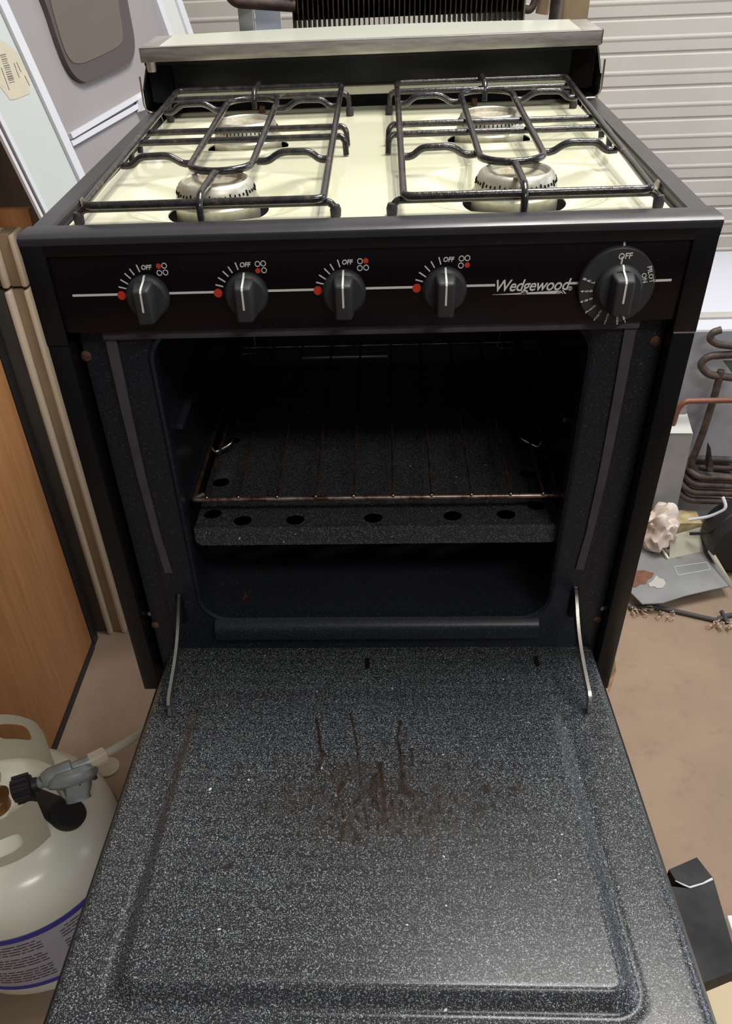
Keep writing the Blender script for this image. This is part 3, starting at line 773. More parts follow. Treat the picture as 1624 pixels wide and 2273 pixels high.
bm = bmesh.new(); tube(bm, fillet([P3(0, Y1g + .002, .004), P3(0, oy1 + .006, .006), P3(0, oy1 - .001, .001), Vector((GX, oy1 - .002, gz(oy1) - .010))], .005), WR, 10); gp('prong', bm)
g2 = gr.copy(); COL.objects.link(g2); g2.location.x = .1268; g2['label'] = 'dark wire grate over the right pair of burners'
for ch in list(gr.children):
    c_ = ch.copy(); COL.objects.link(c_); c_.parent = g2

# ================================================================== what the range stands on
n = N('corrugated_cardboard', .8, 0, .2); n.color(n.ramp(n.noise(40, 4, .6, (1, 1, 6)), [(.3, srgb(110, 86, 62)), (.7, srgb(138, 108, 78))])); M['card'] = n.m
bm = bmesh.new(); box(bm, (-.262, .045, FL), (.255, .48, -H - .0075), .003)
tag(link('cardboard_box', bm, M['card']), 'brown cardboard box standing under the range', 'box')
bm = bmesh.new(); p = [at(1345, 1528, 'y', -.006), at(1371, 1482, 'y', .02), at(1366, 1505, 'y', .01), at(1350, 1530, 'y', .0)]
slab(bm, [(.235, .00, -H - .006), (.2745, .030, -H - .006), (.2760, .045, -H - .0055), (.262, .06, -H - .006), (.20, .06, -H - .006), (.20, .02, -H - .006)], (0, 0, .005))
slab(bm, [(.2670, -.002, -H - .004), (.2785, .024, -H + .004), (.2760, .032, -H + .019), (.2690, .012, -H + .002)], (.0015, -.0005, 0))
tag(link('cardboard_scrap', bm, M['card'], smooth=False), 'torn brown cardboard flap under the right front foot of the range', 'cardboard')

# ================================================================== left side: wooden panel, channel, board
n = N('oak_veneer', .5, 0, .35)
g = n.noise(14, 5, .6, (6, 6, .35)); c = n.ramp(g, [(.3, srgb(160, 110, 66)), (.7, srgb(182, 130, 84))]); n.color(c); M['oak'] = n.m
bm = bmesh.new(); box(bm, (-.690, .20, FL + .018), (-.655, .703, .25), .002)
t = link('cabinet_panel', bm, M['oak'])
tag(t, 'tall orange oak-veneered panel standing left of the propane tank', 'cabinet panel')
M['blackrub'] = simple('black_rubber', srgb(26, 24, 26), .5)
M['greydark'] = simple('grey_brown_metal', srgb(84, 78, 72), .5, .1, var=.15, vs=9)
M['channel'] = simple('cream_trim', srgb(214, 200, 178), .45)
M['tan'] = simple('tan_groove', srgb(150, 134, 108), .6, var=.12, vs=8)
bm = bmesh.new(); box(bm, (-.690, .20, FL), (-.6525, .700, FL + .018)); o = link('toe_strip', bm, M['blackrub'], t)
bm = bmesh.new(); box(bm, (-.690, .7035, FL + .002), (-.6535, .735, .25)); link('rubber_edge', bm, M['blackrub'], t)
ch = empty('folding_door_track', (-.62, .76, FL)); tag(ch, 'upright cream and tan door edge trim beside the orange oak panel', 'door trim')
def cpart(name, lo, hi, m, bev=.002):
    bm = bmesh.new(); box(bm, lo, hi, bev); o = link(name, bm, M[m], ch); 
    for v in o.data.vertices: v.co -= Vector(ch.location)
    return o
for z0, z1 in ((FL, -.305), (-.300, -.215)):
    cpart('dark_jamb', (-.730, .757, z0), (-.634, .80, z1), 'greydark')
    cpart('cream_bead', (-.634, .745, z0), (-.6225, .80, z1), 'channel', .004)
    cpart('tan_groove', (-.6225, .757, z0), (-.602, .80, z1), 'tan')
    cpart('cream_bead', (-.602, .750, z0), (-.5915, .80, z1), 'channel', .004)
bm = bmesh.new(); box(bm, (-.6500, .803, FL), (-.576, .822, -.19), .002)
tag(link('oak_board', bm, M['oak']), 'narrow orange oak-veneered board standing behind the cream door trim', 'board')
n = N('brown_wood_in_shade', .55, 0, .3); n.color(n.ramp(n.noise(9, 4, .6, (1, 1, .3)), [(.3, srgb(98, 62, 34)), (.7, srgb(128, 84, 48))])); M['shaded_wood'] = n.m  # dark tone puts the shade on this wood surface into its colour
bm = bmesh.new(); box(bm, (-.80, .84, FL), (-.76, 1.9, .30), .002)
tag(link('brown_partition', bm, M['shaded_wood']), 'wooden partition, its shade put into the dark brown colour, seen between the oak board and the leaning pale strip', 'partition')

# leaning caravan door behind, left
PU = Vector((.188, .981, .03)).normalized(); PD = Vector((-.2515, .0166, .967)); PD = (PD - PU * PD.dot(PU)).normalized(); PN = PU.cross(PD).normalized()
if PN.x < 0: PN = -PN
PO = at(170, 385, 'y', .90)
def pp(px, py, lift=0): return atp(px, py, PO + PN * lift, PN)
M['skin'] = simple('grey_door_skin', srgb(142, 137, 138), .45, .0, var=.04, vs=5)
M['alwhite'] = simple('white_trim', srgb(204, 204, 210), .4)
M['glass'] = N('tinted_window', .12, 0, .6).color(srgb(92, 82, 76)).m
M['winframe'] = simple('dark_window_frame', srgb(72, 64, 64), .4)
M['paleskin'] = simple('pale_green_white_skin', srgb(188, 193, 190), .4, var=.03, vs=4)
M['sticker'] = simple('yellowed_paper', srgb(188, 180, 160), .7, var=.08, vs=14)
M['ink'] = simple('faded_ink', srgb(112, 104, 96), .7)
cdoor = empty('camper_door', (PO.x, PO.y, PO.z)); tag(cdoor, 'grey camper entry door with dark rounded window leaning behind the range', 'door')
def dpart(name, bm, m, root=None, smooth=True):
    root = root or cdoor
    for v in bm.verts: v.co -= Vector(PO)
    return link(name, bm, m, root, smooth=smooth)
def pline(bm, a, b, w, lift0, lift1):
    A, B_ = pp(*a), pp(*b); d = (B_ - A).normalized(); s = d.cross(PN).normalized() * w / 2
    slab(bm, [A - s + PN * lift0, B_ - s + PN * lift0, B_ + s + PN * lift0, A + s + PN * lift0], PN * (lift1 - lift0))
# skin: big quad in the door plane
A = pp(150, 345); 
def pq(u, d, lift=0): return A + PU * u + PD * d + PN * lift
ext = lambda px, py: ((pp(px, py) - A).dot(PU), (pp(px, py) - A).dot(PD))
uu, dd_ = ext(340, 20)
bm = bmesh.new(); slab(bm, [pq(0, -.85), pq(uu, -.85), pq(uu, 1.0), pq(0, 1.0)], PN * .004); dpart('door_skin', bm, M['skin'])
bm = bmesh.new(); pline(bm, (146, 306), (322, 203), .0085, .004, .013); pline(bm, (150, 322), (302, 236), .0085, .004, .010); dpart('lower_rail', bm, M['alwhite'])
bm = bmesh.new(); slab(bm, [pq(-.018, -.85, 0), pq(0.004, -.85, 0), pq(0.004, 1.0, 0), pq(-.018, 1.0, 0)], PN * .014); dpart('stile', bm, M['alwhite'])
bm = bmesh.new(); slab(bm, [pq(uu, -.85, 0), pq(uu + .022, -.85, 0), pq(uu + .022, 1.0, 0), pq(uu, 1.0, 0)], PN * .014); dpart('stile', bm, M['alwhite'])
# window with rounded corners
wpx = [(62, -60), (98, 30), (118, 95), (140, 150), (158, 176), (178, 187), (205, 178), (262, 152), (284, 138), (290, 118), (289, 85), (278, 30), (262, -60)]
wi = [(96, -60), (118, 30), (134, 85), (146, 120), (160, 140), (180, 142), (205, 132), (255, 108), (270, 95), (272, 75), (266, 30), (250, -60)]
bm = bmesh.new(); slab(bm, fillet([pp(*q, .004) for q in wpx], .03, 4, True), PN * .010); wf = dpart('window_frame', bm, M['winframe'], smooth=False)
bm = bmesh.new(); slab(bm, fillet([pp(*q, .0141) for q in wi], .03, 4, True), PN * .001); dpart('window_pane', bm, M['glass'], smooth=False)
bm = bmesh.new(); slab(bm, [pp(300, 222, .006), pp(318, 212, .006), pp(322, 236, .006), pp(304, 250, .006)], PN * .016); dpart('corner_block', bm, M['alwhite'])
# pale narrow panel in front of it with sticker
pl = empty('leaning_door_slab', (PO.x, PO.y, PO.z)); tag(pl, 'narrow pale slab with yellowed barcode sticker leaning left of the camper door', 'door slab')
w0 = ext(88, 465)[0] 
bm = bmesh.new(); slab(bm, [pq(w0, -.9), pq(-.019, -.9), pq(-.019, 1.0), pq(w0, 1.0)], PN * .008); dpart('panel_skin', bm, M['paleskin'], pl)
def strip(u0, u1, l0, th, nm, m): bm = bmesh.new(); slab(bm, [pq(u0, -.9, l0), pq(u1, -.9, l0), pq(u1, 1.0, l0), pq(u0, 1.0, l0)], PN * th); dpart(nm, bm, m, pl)
strip(w0 - .004, w0 + .006, .004, .006, 'edge_trim', M['alwhite']); strip(w0 - .010, w0 - .004, .003, .004, 'rubber_seal', M['greydark']); strip(w0 - .017, w0 - .010, .003, .005, 'edge_trim', M['alwhite'])
bm = bmesh.new(); slab(bm, [pp(*q, .008) for q in ((0, 88), (14, 95), (38, 118), (62, 165), (66, 208), (36, 220), (22, 222), (-10, 180), (-30, 90))], PN * .0006); sk = dpart('sticker', bm, M['sticker'], pl, smooth=False)
bm = bmesh.new()
for k in range(14):
    t0 = k / 14; a = (0 + 22 * t0, 122 + 66 * t0); w = random.choice((1.2, 2.0, 2.8))
    b = (a[0] + 12, a[1] - 3)
    pa, pb = pp(a[0], a[1], .0088), pp(b[0], b[1], .0088); q0, q1 = pp(a[0] + w * .35, a[1] + w, .0088), pp(b[0] + w * .35, b[1] + w, .0088)
    slab(bm, [pa, pb, q1, q0], PN * .0002)
for a, b in (((30, 140), (42, 172)), ((36, 138), (46, 160)), ((54, 168), (65, 190)), ((2, 150), (20, 200))):
    slab(bm, [pp(a[0], a[1], .0088), pp(a[0] + 1.5, a[1], .0088), pp(b[0] + 1.5, b[1], .0088), pp(b[0], b[1], .0088)], PN * .0002)
dpart('barcode_print', bm, M['ink'], sk, smooth=False)
# second pale post right of the camper door
po = empty('camper_frame_post', (PO.x, PO.y, PO.z)); tag(po, 'pale grey and white door post leaning behind the range lid at left', 'door post')
r0 = ext(372, 85)[0]; r1 = ext(412, 80)[0]
bm = bmesh.new(); slab(bm, [pq(uu + .024, -.9, -.01), pq(r1 + .02, -.9, -.01), pq(r1 + .02, 1.0, -.01), pq(uu + .024, 1.0, -.01)], PN * .012); dpart('post_web', bm, simple('pale_grey_web', srgb(196, 198, 194), .5), po)
bm = bmesh.new(); slab(bm, [pq(r1, -.9, -.012), pq(r1 + .028, -.9, -.012), pq(r1 + .028, 1.0, -.012), pq(r1, 1.0, -.012)], PN * .02); dpart('post_edge', bm, M['alwhite'], po)

# ================================================================== cooling unit behind the range (condenser fins)
n = N('rusty_tube', .6, .3); n.color(n.ramp(n.noise(35, 5, .7), [(.38, srgb(56, 53, 54)), (.58, srgb(92, 76, 68)), (.72, srgb(126, 92, 74))])); M['rtube'] = n.m
n = N('blackened_fin', .5, .4); n.color(n.ramp(n.noise(40, 4, .7), [(.4, srgb(42, 36, 32)), (.7, srgb(98, 84, 68))])); M['fin'] = n.m
cu_ = empty('cooling_unit', (0, .72, FL)); tag(cu_, 'dark finned condenser of a fridge cooling unit standing behind the range', 'condenser')
def up(name, bm, m, smooth=True):
    for v in bm.verts: v.co -= Vector(cu_.location)
    return link(name, bm, m, cu_, smooth=smooth)
bm = bmesh.new(); nf = 46; X0, X1 = -.104, .200
for k in range(nf):
    x = X0 + (X1 - X0) * k / (nf - 1); box(bm, (x - .0008, .695, .050 + random.uniform(-.002, .002)), (x + .0008, .745, .135))
up('condenser_fins', bm, M['fin'], False)
bm = bmesh.new(); box(bm, (X0, .742, .058), (X1, .748, .13)); up('fin_backing', bm, M['dark'])
bm = bmesh.new(); box(bm, (X1 + .001, .690, .046), (X1 + .003, .748, .14)); up('end_plate', bm, M['steel'])
bm = bmesh.new()
tube(bm, fillet([(-.10, .700, .078), (-.180, .700, .085), (-.190, .705, .094), (-.150, .715, .108), (-.10, .715, .105)], .012), .007, 12); up('condenser_tube', bm, M['rtube'])
bm = bmesh.new(); tube(bm, fillet([(X1, .715, .100), (.235, .715, .100), (.246, .715, .085), (.246, .72, .02), (.246, .72, FL + .02)], .014), .007, 12)
tube(bm, fillet([(X1, .720, .065), (.215, .72, .060), (.225, .73, .085), (.235, .73, .11), (X1, .73, .12)], .01), .005, 10); up('condenser_tube', bm, M['rtube'])
M['tube_tan'] = simple('insulated_tan_tube', srgb(176, 150, 118), .7, var=.25, vs=30)
bm = bmesh.new(); tube(bm, [(-.15, .725, .100), (-.105, .725, .098)], .012, 12); up('insulated_tube', bm, M['tube_tan'])
bm = bmesh.new(); tube(bm, fillet([(.232, .735, .055), (.237, .735, .09), (.225, .735, .12)], .01), .009, 12); up('insulated_tube', bm, M['tube_tan'])
bm = bmesh.new(); box(bm, (-.186, .755, FL), (-.166, .775, .16), .001); up('frame_post', bm, simple('grey_post', srgb(128, 132, 130), .5))
bm = bmesh.new(); box(bm, (-.164, .770, FL), (-.128, .775, .16), .001); up('frame_flange', bm, simple('bluish_post', srgb(172, 180, 196), .5))
bm = bmesh.new(); box(bm, (.262, .745, FL), (.270, .775, .16), .001); box(bm, (.270, .760, FL), (.300, .766, .16), .001); up('frame_post', bm, simple('brass_brown_post', srgb(146, 128, 100), .45, .3, var=.2, vs=12))

# ================================================================== right side: fridge lying on its side, pipes, scraps
fr = empty('refrigerator', (1.1, 1.45, FL)); tag(fr, 'white caravan refrigerator standing with its grey back and coils towards the range', 'refrigerator')
def fpart(name, bm, m, smooth=True, parent=None):
    for v in bm.verts: v.co -= Vector(fr.location)
    return link(name, bm, m, parent or fr, smooth=smooth)
YB = 1.20; ZT = -.588
M['fwhite'] = simple('fridge_white', srgb(202, 204, 214), .35)
n = N('galvanised_back', .5, .3); n.color(n.ramp(n.noise(8, 5, .6), [(.3, srgb(150, 152, 160)), (.7, srgb(180, 182, 190))])); M['galv'] = n.m
bm = bmesh.new(); box(bm, (.66, YB, FL), (1.55, 1.72, ZT), .004); fpart('cabinet', bm, M['fwhite'])
bm = bmesh.new(); box(bm, (.665, YB - .004, FL), (1.55, YB - .001, ZT - .004)); fpart('back_sheet', bm, M['galv'])
bm = bmesh.new(); box(bm, (.66, YB + .055, ZT - .001), (1.55, YB + .085, ZT + .006), .001); fpart('edge_strip', bm, simple('grey_strip', srgb(178, 176, 172), .5))
q = lambda px, py, y=1.15: at(px, py, 'y', y)
bm = bmesh.new(); tube(bm, fillet([q(1600, 822), q(1588, 870), q(1560, 960), q(1532, 1030), q(1545, 1052), q(1640, 1062)], .03), .0085, 12); fpart('riser_tube', bm, M['rtube'])
for k, (y0, x0) in enumerate(((1062, 1530), (1079, 1524), (1096, 1516), (1114, 1510))):
    bm = bmesh.new(); yb_ = 1.15
    a = at(1640, y0 + 0, 'y', 1.13); b = at(x0 + 14, y0 - 4, 'y', 1.13); c = b + Vector((-.018, .03, .012)); d = b + Vector((.0, .06, .016)); e = a + Vector((0, .06, .016))
    tube(bm, fillet([a, b, c, d, e], .03, 8), .0085, 12); fpart('coil_tube', bm, M['rtube'])
bm = bmesh.new(); tube(bm, fillet([q(1640, 840), q(1570, 832), q(1552, 808), q(1572, 790), q(1640, 786)], .02, 8), .0085, 12); tube(bm, fillet([q(1640, 770), q(1590, 764), q(1574, 752), q(1580, 738), q(1600, 732)], .012, 8), .008, 12); fpart('coil_tube', bm, M['rtube'])
bm = bmesh.new(); slab(bm, [q(1603, 800, 1.17), q(1626, 800, 1.17), q(1626, 830, 1.17)], (0, .002, 0)); fpart('gusset', bm, simple('green_grey_plate', srgb(84, 96, 88), .6))
M['copper'] = simple('rusty_copper_pipe', srgb(126, 82, 66), .5, .2, var=.2, vs=40)
bm = bmesh.new(); tube(bm, fillet([q(1640, 888, 1.10), q(1520, 890, 1.10), q(1505, 905, 1.10), q(1492, 945, 1.10)], .02), .0065, 12); fpart('gas_pipe', bm, M['copper'])
bm = bmesh.new(); slab(bm, [q(1570, 1045, 1.12), q(1577, 995, 1.12), q(1583, 1048, 1.12)], (.001, .03, .0)); fpart('bracket', bm, M['rtube'], False)
# burner housing column
hs = empty('burner_housing', (.72, 1.08, FL)); tag(hs, 'upright grey sheet-metal burner housing against the fridge back', 'metal housing')
def hpart(name, bm, m, smooth=True, root=None):
    root = root or hs
    for v in bm.verts: v.co -= Vector(root.location)
    return link(name, bm, m, root, smooth=smooth)
n = N('grey_sheet', .5, .3); n.color(n.ramp(n.noise(10, 5, .6), [(.3, srgb(148, 148, 148)), (.7, srgb(172, 172, 170))])); M['gsheet'] = n.m
YH = 1.08
a, b, c, d = q(1470, 963, YH), q(1538, 963, YH), q(1500, 1135, YH), q(1420, 1130, YH)
bm = bmesh.new(); slab(bm, [a, b, c, d], (0, .05, 0)); hpart('housing_body', bm, M['gsheet'])
bm = bmesh.new(); slab(bm, [q(1470, 962, YH - .002), q(1537, 962, YH - .002), q(1525, 920, YH + .04), q(1480, 920, YH + .04)], (0, .003, .001)); hpart('sloped_cap', bm, simple('light_cap', srgb(190, 190, 184), .5))
bm = bmesh.new(); slab(bm, [q(1500, 920, YH + .04), q(1522, 920, YH + .04), q(1524, 902, YH + .04), q(1508, 902, YH + .04)], (0, .002, 0)); hpart('tab', bm, M['gsheet'])
# rock wool rag
n = N('grey_pink_wool', .9, 0, .1); n.color(n.ramp(n.noise(40, 6, .7), [(.3, srgb(190, 172, 160)), (.7, srgb(226, 214, 204))])); M['wool'] = n.m
def lump(name, c, r, m, seed, amp=.35, label=None, cat=None):
    bm = bmesh.new(); bmesh.ops.create_icosphere(bm, subdivisions=4, radius=1)
    from mathutils import noise as mn
    for v in bm.verts:
        k = 1 + amp * mn.fractal(v.co * 1.7 + Vector((seed, 0, 0)), 1, 2, 4); v.co = Vector((v.co.x * r[0], v.co.y * r[1], v.co.z * r[2])) * k
    o = link(name, bm, m); o.location = c
    if label: tag(o, label, cat)
    return o
c = q(1462, 1172, 1.02); lump('insulation_wad', (c.x, c.y, c.z), (.045, .04, .055), M['wool'], 3.1, .5, 'pale crumpled insulation wad below the burner housing', 'insulation')
# bent grey sheet metal cover on the floor
sc_ = empty('sheet_metal_cover', (.70, .92, FL)); tag(sc_, 'bent grey sheet-metal cover with rust stain lying on the floor by the fridge', 'metal cover')
zt_ = FL + .035
f = lambda px, py, z=None: at(px, py, 'z', zt_ if z is None else z)
n = N('weathered_sheet', .55, .25); n.color(n.mix(n.ramp(n.noise(14, 5, .7), [(.62, BW(0)), (.72, BW(.8))]), n.ramp(n.noise(9, 4), [(.3, srgb(128, 128, 128)), (.7, srgb(150, 150, 150))]), srgb(120, 84, 62))); M['wsheet'] = n.m
bm = bmesh.new(); slab(bm, [f(1395, 1310), f(1425, 1340), f(1470, 1338), f(1520, 1322), f(1580, 1308), f(1622, 1300), f(1592, 1245), f(1565, 1195), f(1490, 1240), f(1450, 1185), f(1400, 1190)], (0, 0, -.003)); hpart('cover_plate', bm, M['wsheet'], False, sc_)
bm = bmesh.new(); slab(bm, [f(1485, 1240), f(1566, 1222), f(1556, 1172, zt_ + .035), f(1487, 1192, zt_ + .035)], (0, .003, .001)); hpart('raised_flap', bm, simple('pale_olive_sheet', srgb(168, 166, 150), .5), False, sc_)
bm = bmesh.new(); slab(bm, [f(1484, 1243), f(1450, 1190, zt_ + .02), f(1446, 1190, zt_ + .02), f(1480, 1244)], (0, 0, .006)); slab(bm, [f(1622, 1308), f(1570, 1225, zt_ + .02), f(1575, 1215, zt_ + .03), f(1624, 1298, zt_ + .01)], (0, 0, .004)); hpart('folded_edge', bm, simple('light_edge', srgb(205, 200, 188), .5), False, sc_)
bm = bmesh.new(); p4 = [f(1496, 1258, zt_ + .0006), f(1568, 1248, zt_ + .0006), f(1576, 1264, zt_ + .0006), f(1504, 1277, zt_ + .0006)]
for i in range(4):
    a, b = p4[i], p4[(i + 1) % 4]; tube(bm, [a, b], .0012, 6)
hpart('label_outline', bm, simple('worn_white', srgb(178, 180, 182), .6), True, sc_)
bm = bmesh.new(); box(bm, (.60, .90, FL), (.80, .93, zt_ - .003)); box(bm, (.76, .96, FL), (.80, 1.0, zt_ - .003)); hpart('stand_off', bm, M['wsheet'], True, sc_)
M['rustp'] = simple('rust_patch', srgb(110, 72, 54), .8, var=.3, vs=60)
bm = bmesh.new(); slab(bm, [f(x, y, zt_ + .0005) for x, y in ((1398, 1272), (1412, 1267), (1428, 1266), (1440, 1270), (1451, 1272), (1446, 1282), (1438, 1286), (1433, 1296), (1420, 1297), (1410, 1304), (1396, 1300))], (0, 0, .0006)); hpart('rust_patch', bm, M['rustp'], False, sc_)
bm = bmesh.new(); slab(bm, [f(x, y, zt_ + .0008) for x, y in ((1456, 1277), (1463, 1284), (1473, 1286), (1477, 1296), (1470, 1305), (1458, 1306), (1452, 1302), (1442, 1303), (1438, 1296), (1448, 1289))], (0, 0, .0006)); hpart('bare_patch', bm, simple('bare_metal', srgb(176, 172, 164), .5), False, sc_)
# yellow terminal block
p = at(1515, 1160, 'z', FL + .06); bm = bmesh.new(); box(bm, (p.x - .035, p.y - .01, FL), (p.x + .045, p.y + .05, FL + .065), .003)
tag(link('terminal_block', bm, simple('yellowed_ceramic', srgb(180, 160, 118), .7, var=.3, vs=50)), 'yellowed perforated block between the insulation and the metal cover', 'block')
# black motor / blower at right edge
p = at(1628, 1215, 'z', FL + .08) + Vector((.025, .05, 0)); bl = empty('blower_motor', (p.x, p.y, FL)); tag(bl, 'black round blower motor at the right edge beside the coils', 'motor')
bm = bmesh.new(); lathe(bm, [(0, .065), (.05, .065), (.072, .055), (.078, .03), (.078, -.03), (.07, -.05), (0, -.055)], (0, 0, .08), 'y', 40); o = link('motor_shell', bm, M['blackrub'], bl)
bm = bmesh.new(); lathe(bm, [(.0, .075), (.022, .075), (.024, .06)], (0, 0, .08), 'y', 24); link('hub_cap', bm, M['steel'], bl)
bm = bmesh.new(); tube(bm, fillet([(-.115, .03, .105), (-.07, .02, .12), (-.04, .01, .15), (-.05, .03, .17)], .02), .004, 8); link('white_wire', bm, M['alwhite'], bl)
bm = bmesh.new(); tube(bm, fillet([(-.115, .0, .085), (-.08, -.02, .10), (-.05, -.02, .14), (-.01, .0, .165)], .02), .004, 8); link('black_wire', bm, M['blackrub'], bl)
# cable on the floor with frayed ends
g_ = lambda px, py, z=FL + .006: at(px, py, 'z', z)
cb = empty('frayed_cable', tuple(g_(1500, 1360))); tag(cb, 'black cable with frayed taped ends lying across the tan floor', 'cable')
bm = bmesh.new(); tube(bm, fillet([g_(1395, 1350), g_(1430, 1345), g_(1480, 1352), g_(1540, 1366), g_(1590, 1377)], .03), .0055, 10); tube(bm, fillet([g_(1590, 1377), g_(1605, 1368), g_(1640, 1362)], .01), .0055, 10); tube(bm, [g_(1600, 1356, FL + .02), g_(1608, 1372), g_(1615, 1382)], .005, 10); FT = simple('frayed_tan', srgb(196, 174, 150), .8)
hpart('cable_run', bm, simple('dusty_black_cable', srgb(66, 64, 64), .7), True, cb)
bm = bmesh.new()
for cx_, cy_, k_ in ((1425, 1350, 16), (1470, 1360, 8), (1605, 1382, 16)):
    bm = bmesh.new()
    for _ in range(k_):
        a = (cx_ + random.uniform(-26, 26), cy_ + random.uniform(-6, 10)); an = random.uniform(0, 2 * PI); l = random.uniform(6, 18)
        b = (a[0] + l * math.cos(an), a[1] + .5 * l * math.sin(an)); tube(bm, [g_(*a, FL + .008), g_((a[0] + b[0]) / 2, (a[1] + b[1]) / 2, FL + .014), g_(*b, FL + .006)], .0016, 5)
    hpart('frayed_strands', bm, FT, True, cb)

# black sheet bracket at lower right with things below
ZB = -.75
k_ = lambda px, py, z=ZB: at(px, py, 'z', z)
bb = empty('black_metal_bracket', (.38, -.12, FL)); tag(bb, 'black painted metal bracket with chipped edge standing right of the oven door', 'metal bracket')
bm = bmesh.new(); slab(bm, [k_(1470, 1965), k_(1528, 1972), k_(1583, 1950), k_(1640, 2150), k_(1580, 2175), k_(1530, 2190)], (0, 0, -.03)); hpart('long_face', bm, M['black_matte'], False, bb)
bm = bmesh.new(); slab(bm, [k_(1484, 1930, ZB + .0), k_(1546, 1903, ZB), k_(1583, 1950, ZB), k_(1528, 1972, ZB), k_(1500, 1955, ZB)], (0, 0, -.03)); hpart('end_flap', bm, M['black_matte'], False, bb)
bm = bmesh.new(); tube(bm, [k_(1498, 1955, ZB + .001), k_(1516, 1964, ZB + .001), k_(1530, 1970, ZB + .001), k_(1560, 1961, ZB + .001), k_(1580, 1951, ZB + .001)], [.0006, .0012, .0014, .0012, .0018], 6); hpart('chipped_edge', bm, M['alwhite'], True, bb)
bm = bmesh.new(); box(bm, (.36, -.17, FL), (.395, -.10, ZB - .03), .002); hpart('bracket_leg', bm, M['black_matte'], True, bb)
bm = bmesh.new(); p = at(1600, 2160, 'z', -.95); box(bm, (.41, p.y - .45, FL), (p.x + .2, p.y - .01, -.95), .004)
tag(link('cream_carton', bm, simple('cream_carton', srgb(196, 178, 146), .6)), 'cream tan box on the floor in the lower right corner', 'box')
bm = bmesh.new(); p = at(1612, 2030, 'z', -1.0); box(bm, (p.x, p.y - .12, FL), (p.x + .2, p.y + .0, -1.0), .003)
tag(link('white_tray', bm, simple('white_tray', srgb(226, 226, 224), .5)), 'white object cut by the right edge behind the black bracket', 'tray')

# ================================================================== propane tank
TX, TY = -.54, .03
tk = empty('propane_tank', (TX, TY, FL)); tag(tk, 'white propane cylinder with blue banded label at lower left', 'propane tank')
n = N('dirty_white_paint', .22, 0, .5); c = n.ramp(n.noise(6, 5, .6), [(.3, srgb(220, 217, 200)), (.7, srgb(230, 227, 212))]); dd = n.ramp(n.noise(30, 6, .8), [(.62, BW(0)), (.75, BW(.6))]); n.color(n.mix(dd, c, srgb(150, 138, 118))); M['tank'] = n.m
bm = bmesh.new(); lathe(bm, [(.120, .045), (.150, .065), (.1555, .09), (.1555, .235), (.152, .262), (.142, .285), (.122, .304), (.09, .318), (.05, .325), (0, .327)], seg=96); link('tank_body', bm, M['tank'], tk)
bm = bmesh.new(); lathe(bm, [(.112, .0), (.115, .0), (.115, .05), (.112, .05), (.112, 0)], seg=64); link('foot_ring', bm, M['tank'], tk)
M['blue'] = simple('blue_print', srgb(62, 58, 150), .4)
M['lab'] = simple('label_grey', srgb(176, 172, 182), .45, var=.04, vs=10)
bm = bmesh.new(); lathe(bm, [(.1560, .098), (.1562, .232)], seg=96); lab = link('label_sleeve', bm, M['lab'], tk)
bm = bmesh.new(); lathe(bm, [(.1563, .222), (.1566, .223), (.1566, .233), (.1562, .234)], seg=96); lathe(bm, [(.1563, .095), (.1566, .096), (.1566, .104), (.1563, .105)], seg=96); link('blue_band', bm, M['blue'], lab)
bm = bmesh.new()
for r in range(15):
    z = .212 - r * .0068
    for (a0, a1) in ((-105, -62), (-52, -22)):
        a = a0 + (3 if r % 4 == 0 else 0); 
        if r in (4, 9): continue
        while a < a1 - 2:
            l = random.uniform(2, 7); b = min(a1, a + l); R_ = .15655
            for t in np.arange(a, b, 1.0):
                p = lambda g, zz: (R_ * math.cos(math.radians(g)), R_ * math.sin(math.radians(g)), zz)
                e = min(b, t + 1.0); slab(bm, [p(t, z), p(e, z), p(e, z + .0022), p(t, z + .0022)], (0, 0, 0.00001))
            a = b + .8
link('label_print', bm, M['ink'], lab, smooth=False)
bm = bmesh.new()
R0 = .096
def colf(u, v): a = math.radians(u); return ((R0 + .004 * (v / .1)) * math.cos(a), (R0 + .004 * (v / .1)) * math.sin(a), .308 + v)
def colh(u, v):
    tt = min(u - 50, 336 - u) / 9; h = 1 if tt > 1 else .84 + .16 * math.sin(max(0, tt) * PI / 2); return colf(u, v * h)
sheet(bm, lin(50, 336, 1.5), lin(0, .102, .0025), colh, [(86, .066, 15, .016, 4), (145, .066, 20, .016, 4), (215, .060, 22, .016, 4), (290, .046, 24, .018, 4)])
r = bmesh.ops.solidify(bm, geom=bm.faces[:], thickness=.003); link('collar', bm, M['tank'], tk)
# valve, handwheel, regulator, hose
M['brass'] = simple('brass', srgb(150, 104, 60), .45, .6, var=.3, vs=40)
VZ = .385
v0 = at(12, 1775, 'z', FL + .35) - Vector(tk.location)
bm = bmesh.new(); lathe(bm, [(.020, .318), (.020, .345), (.014, .350), (.014, .372), (.010, .380), (0, .382)], (0, 0, 0), seg=24)
tube(bm, [(0, 0, .358), (.022, -.005, .362)], .012, 16); lathe(bm, [(.0, .012), (.014, .010), (.014, -.005)], (-.002, -.028, .345), 'y', 20); link('brass_valve', bm, M['brass'], tk)
bm = bmesh.new()
lathe(bm, [(0, .398), (.018, .398), (.024, .392), (.024, .384), (.012, .380)], (0, 0, 0), seg=12); link('valve_handwheel', bm, M['tank'], tk)
L0 = Vector(tk.location)
rg = lambda px, py, h: at(px, py, 'z', FL + h) - L0
reg = empty('gas_regulator', tuple(at(60, 1745, 'z', FL + .385))); tag(reg, 'grey metal gas regulator with black hand nut screwed on the tank valve', 'regulator')
RL = Vector(reg.location)
def wpt(px, py, h): return at(px, py, 'z', FL + h) - RL
a, b = wpt(30, 1757, .372), wpt(85, 1740, .375)
ax_ = (b - a).normalized()
